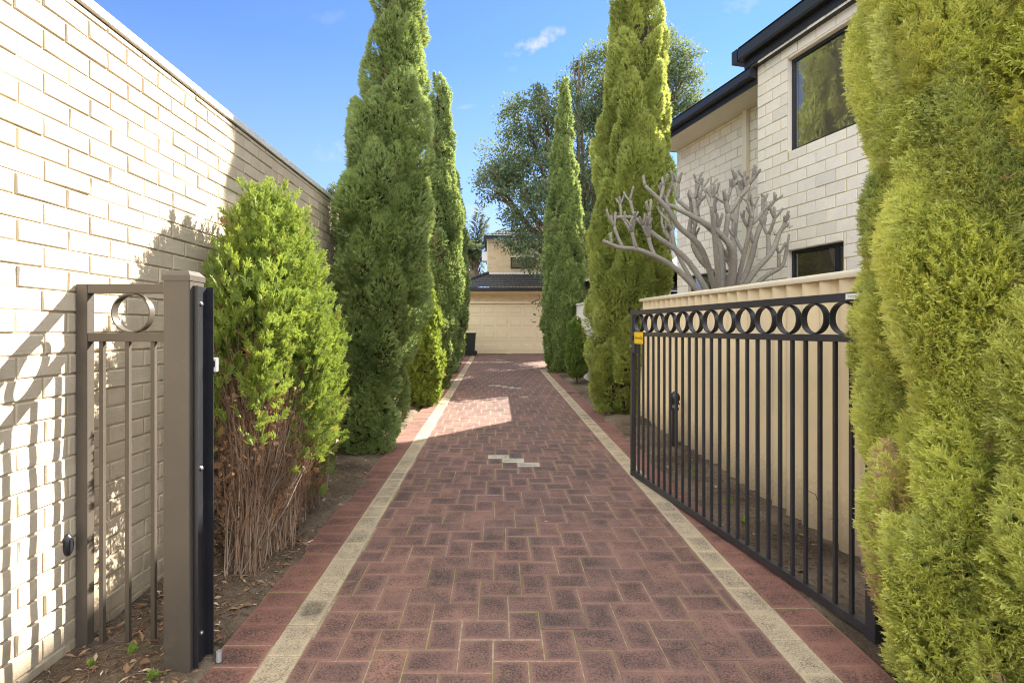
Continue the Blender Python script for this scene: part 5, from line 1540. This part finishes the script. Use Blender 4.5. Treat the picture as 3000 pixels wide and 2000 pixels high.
pp = np.stack([tp-d*ln[:, None]/2, tp+g.normal(0, 0.004, (n_, 3)), tp+d*ln[:, None]/2], 1); pp[..., 0] = np.maximum(pp[..., 0], WX+0.01)
V, F = tubes_batch(pp, np.full((n_, 3), 0.0014), 4)
tag(link('twig_litter', mesh_np('twig_litter', V, F, np.full(len(F), 4)), M['twig']), 'fallen brown twigs scattered on the soil', 'twigs', kind='stuff')

ppb = np.concatenate([on_soil(900, -1.88, -1.26, 1.7, 5), on_soil(700, 1.68, 2.17, 2.6, 7), on_soil(250, -1.8, -1.25, 5, 8)]); n_ = len(ppb)
OC = np.array([(1, 0, 0), (-1, 0, 0), (0, 1, 0), (0, -1, 0), (0, 0, 1), (0, 0, -1)], float)
OF = np.array([(0, 2, 4), (2, 1, 4), (1, 3, 4), (3, 0, 4), (2, 0, 5), (1, 2, 5), (3, 1, 5), (0, 3, 5)])
V = ppb[:, None]+OC[None]*(0.003+0.011*g.random(n_)**4)[:, None, None]*g.uniform(0.6, 1.3, (n_, 6, 1))-np.array((0, 0, 0.004))
F = (OF[None]+(np.arange(n_)*6)[:, None, None]).reshape(-1)
tag(link('soil_clods', mesh_np('soil_clods', V, F, np.full(n_*8, 3), np.repeat(rand_attr(n_)[:, None], 6, 1).reshape(-1, 4), smooth=True), M['soil']), 'small clods and grit lying on the garden beds', 'clods', kind='stuff')

def fern(name, label, cat, p, n_, size, spread=0.6, mat='grass', lean=(0, 0, 1)):
    root = empty(name, p); tag(root, label, cat)
    ax = unit(np.array(lean)+g.normal(0, spread, (n_, 3))*np.array((1, 1, 0.4)))
    V, A = scatter(T_FLAT, np.zeros((n_, 3))+g.normal(0, size*0.08, (n_, 3))*np.array((1, 1, 0)), ax, unit(g.normal(0, 1, (n_, 3))), size*g.uniform(0.6, 1.1, n_), g.random(n_), g.random(n_)*0.9, 0.7)
    tri_obj('leaves', V, A, M[mat], root); return root
fern('conifer_sprig', 'fresh green conifer sprig standing in the litter at the foot of the railing', 'plant', (-1.605, 2.285, 0.0), 7, 0.075, 0.35)
for i, (x, y, s_, lb_) in enumerate(((-1.42, 2.12, .05, 'tiny weed at the foot of the bronze gate post'), (-1.72, 2.2, .035, 'tiny weed by the foot of the brick wall'), (-1.13, 3.05, .06, 'small green weed in the soil in front of the half-dead shrub'),
        (1.86, 4.15, .07, 'leafy weed behind the middle of the black gate'), (1.80, 3.75, .05, 'small weed in the soil behind the near half of the gate'), (1.9, 5.0, .05, 'small weed in the soil short of the garden light'))):
    fern('weed', lb_, 'weed', (x, y, float(soil_z(np.array([x]), np.array([y]))[0])), 9, s_, 0.7)
# moss tufts in the paver joints
ii = g.integers(0, len(qi), 2600); near = qi[ii]
e = g.integers(0, 4, len(ii)); f = g.random(len(ii))
c0 = near[np.arange(len(ii)), e]; c1 = near[np.arange(len(ii)), (e+1) % 4]
mp = c0+(c1-c0)*f[:, None]
mk = (mp[:, 1] < 9) & (fbm(mp[:, 0]*1.3+20, mp[:, 1]*1.3+20, 61) > 0.02)
mp = mp[mk]; mp[:, 2] = gnd(mp[:, 1])-0.006; n_ = len(mp)
rep = 3; mp = np.repeat(mp, rep, 0) + np.where((np.arange(n_*rep) % rep == 0)[:, None], 0, 1)*g.normal(0, 0.004, (n_*rep, 3))*np.array((1, 1, 0))
n_ = len(mp)
V, A = scatter(T_FAR, mp, unit(np.array((0, 0, 1.0))+g.normal(0, 0.8, (n_, 3))), unit(g.normal(0, 1, (n_, 3))), g.uniform(0.006, 0.013, n_), g.random(n_), g.random(n_)*0.9, 0.7)
tag(tri_obj('joint_moss', V, A, M['grass'], None), 'bright green moss growing in the paver joints', 'moss', kind='stuff')
print('sprays', cnt)
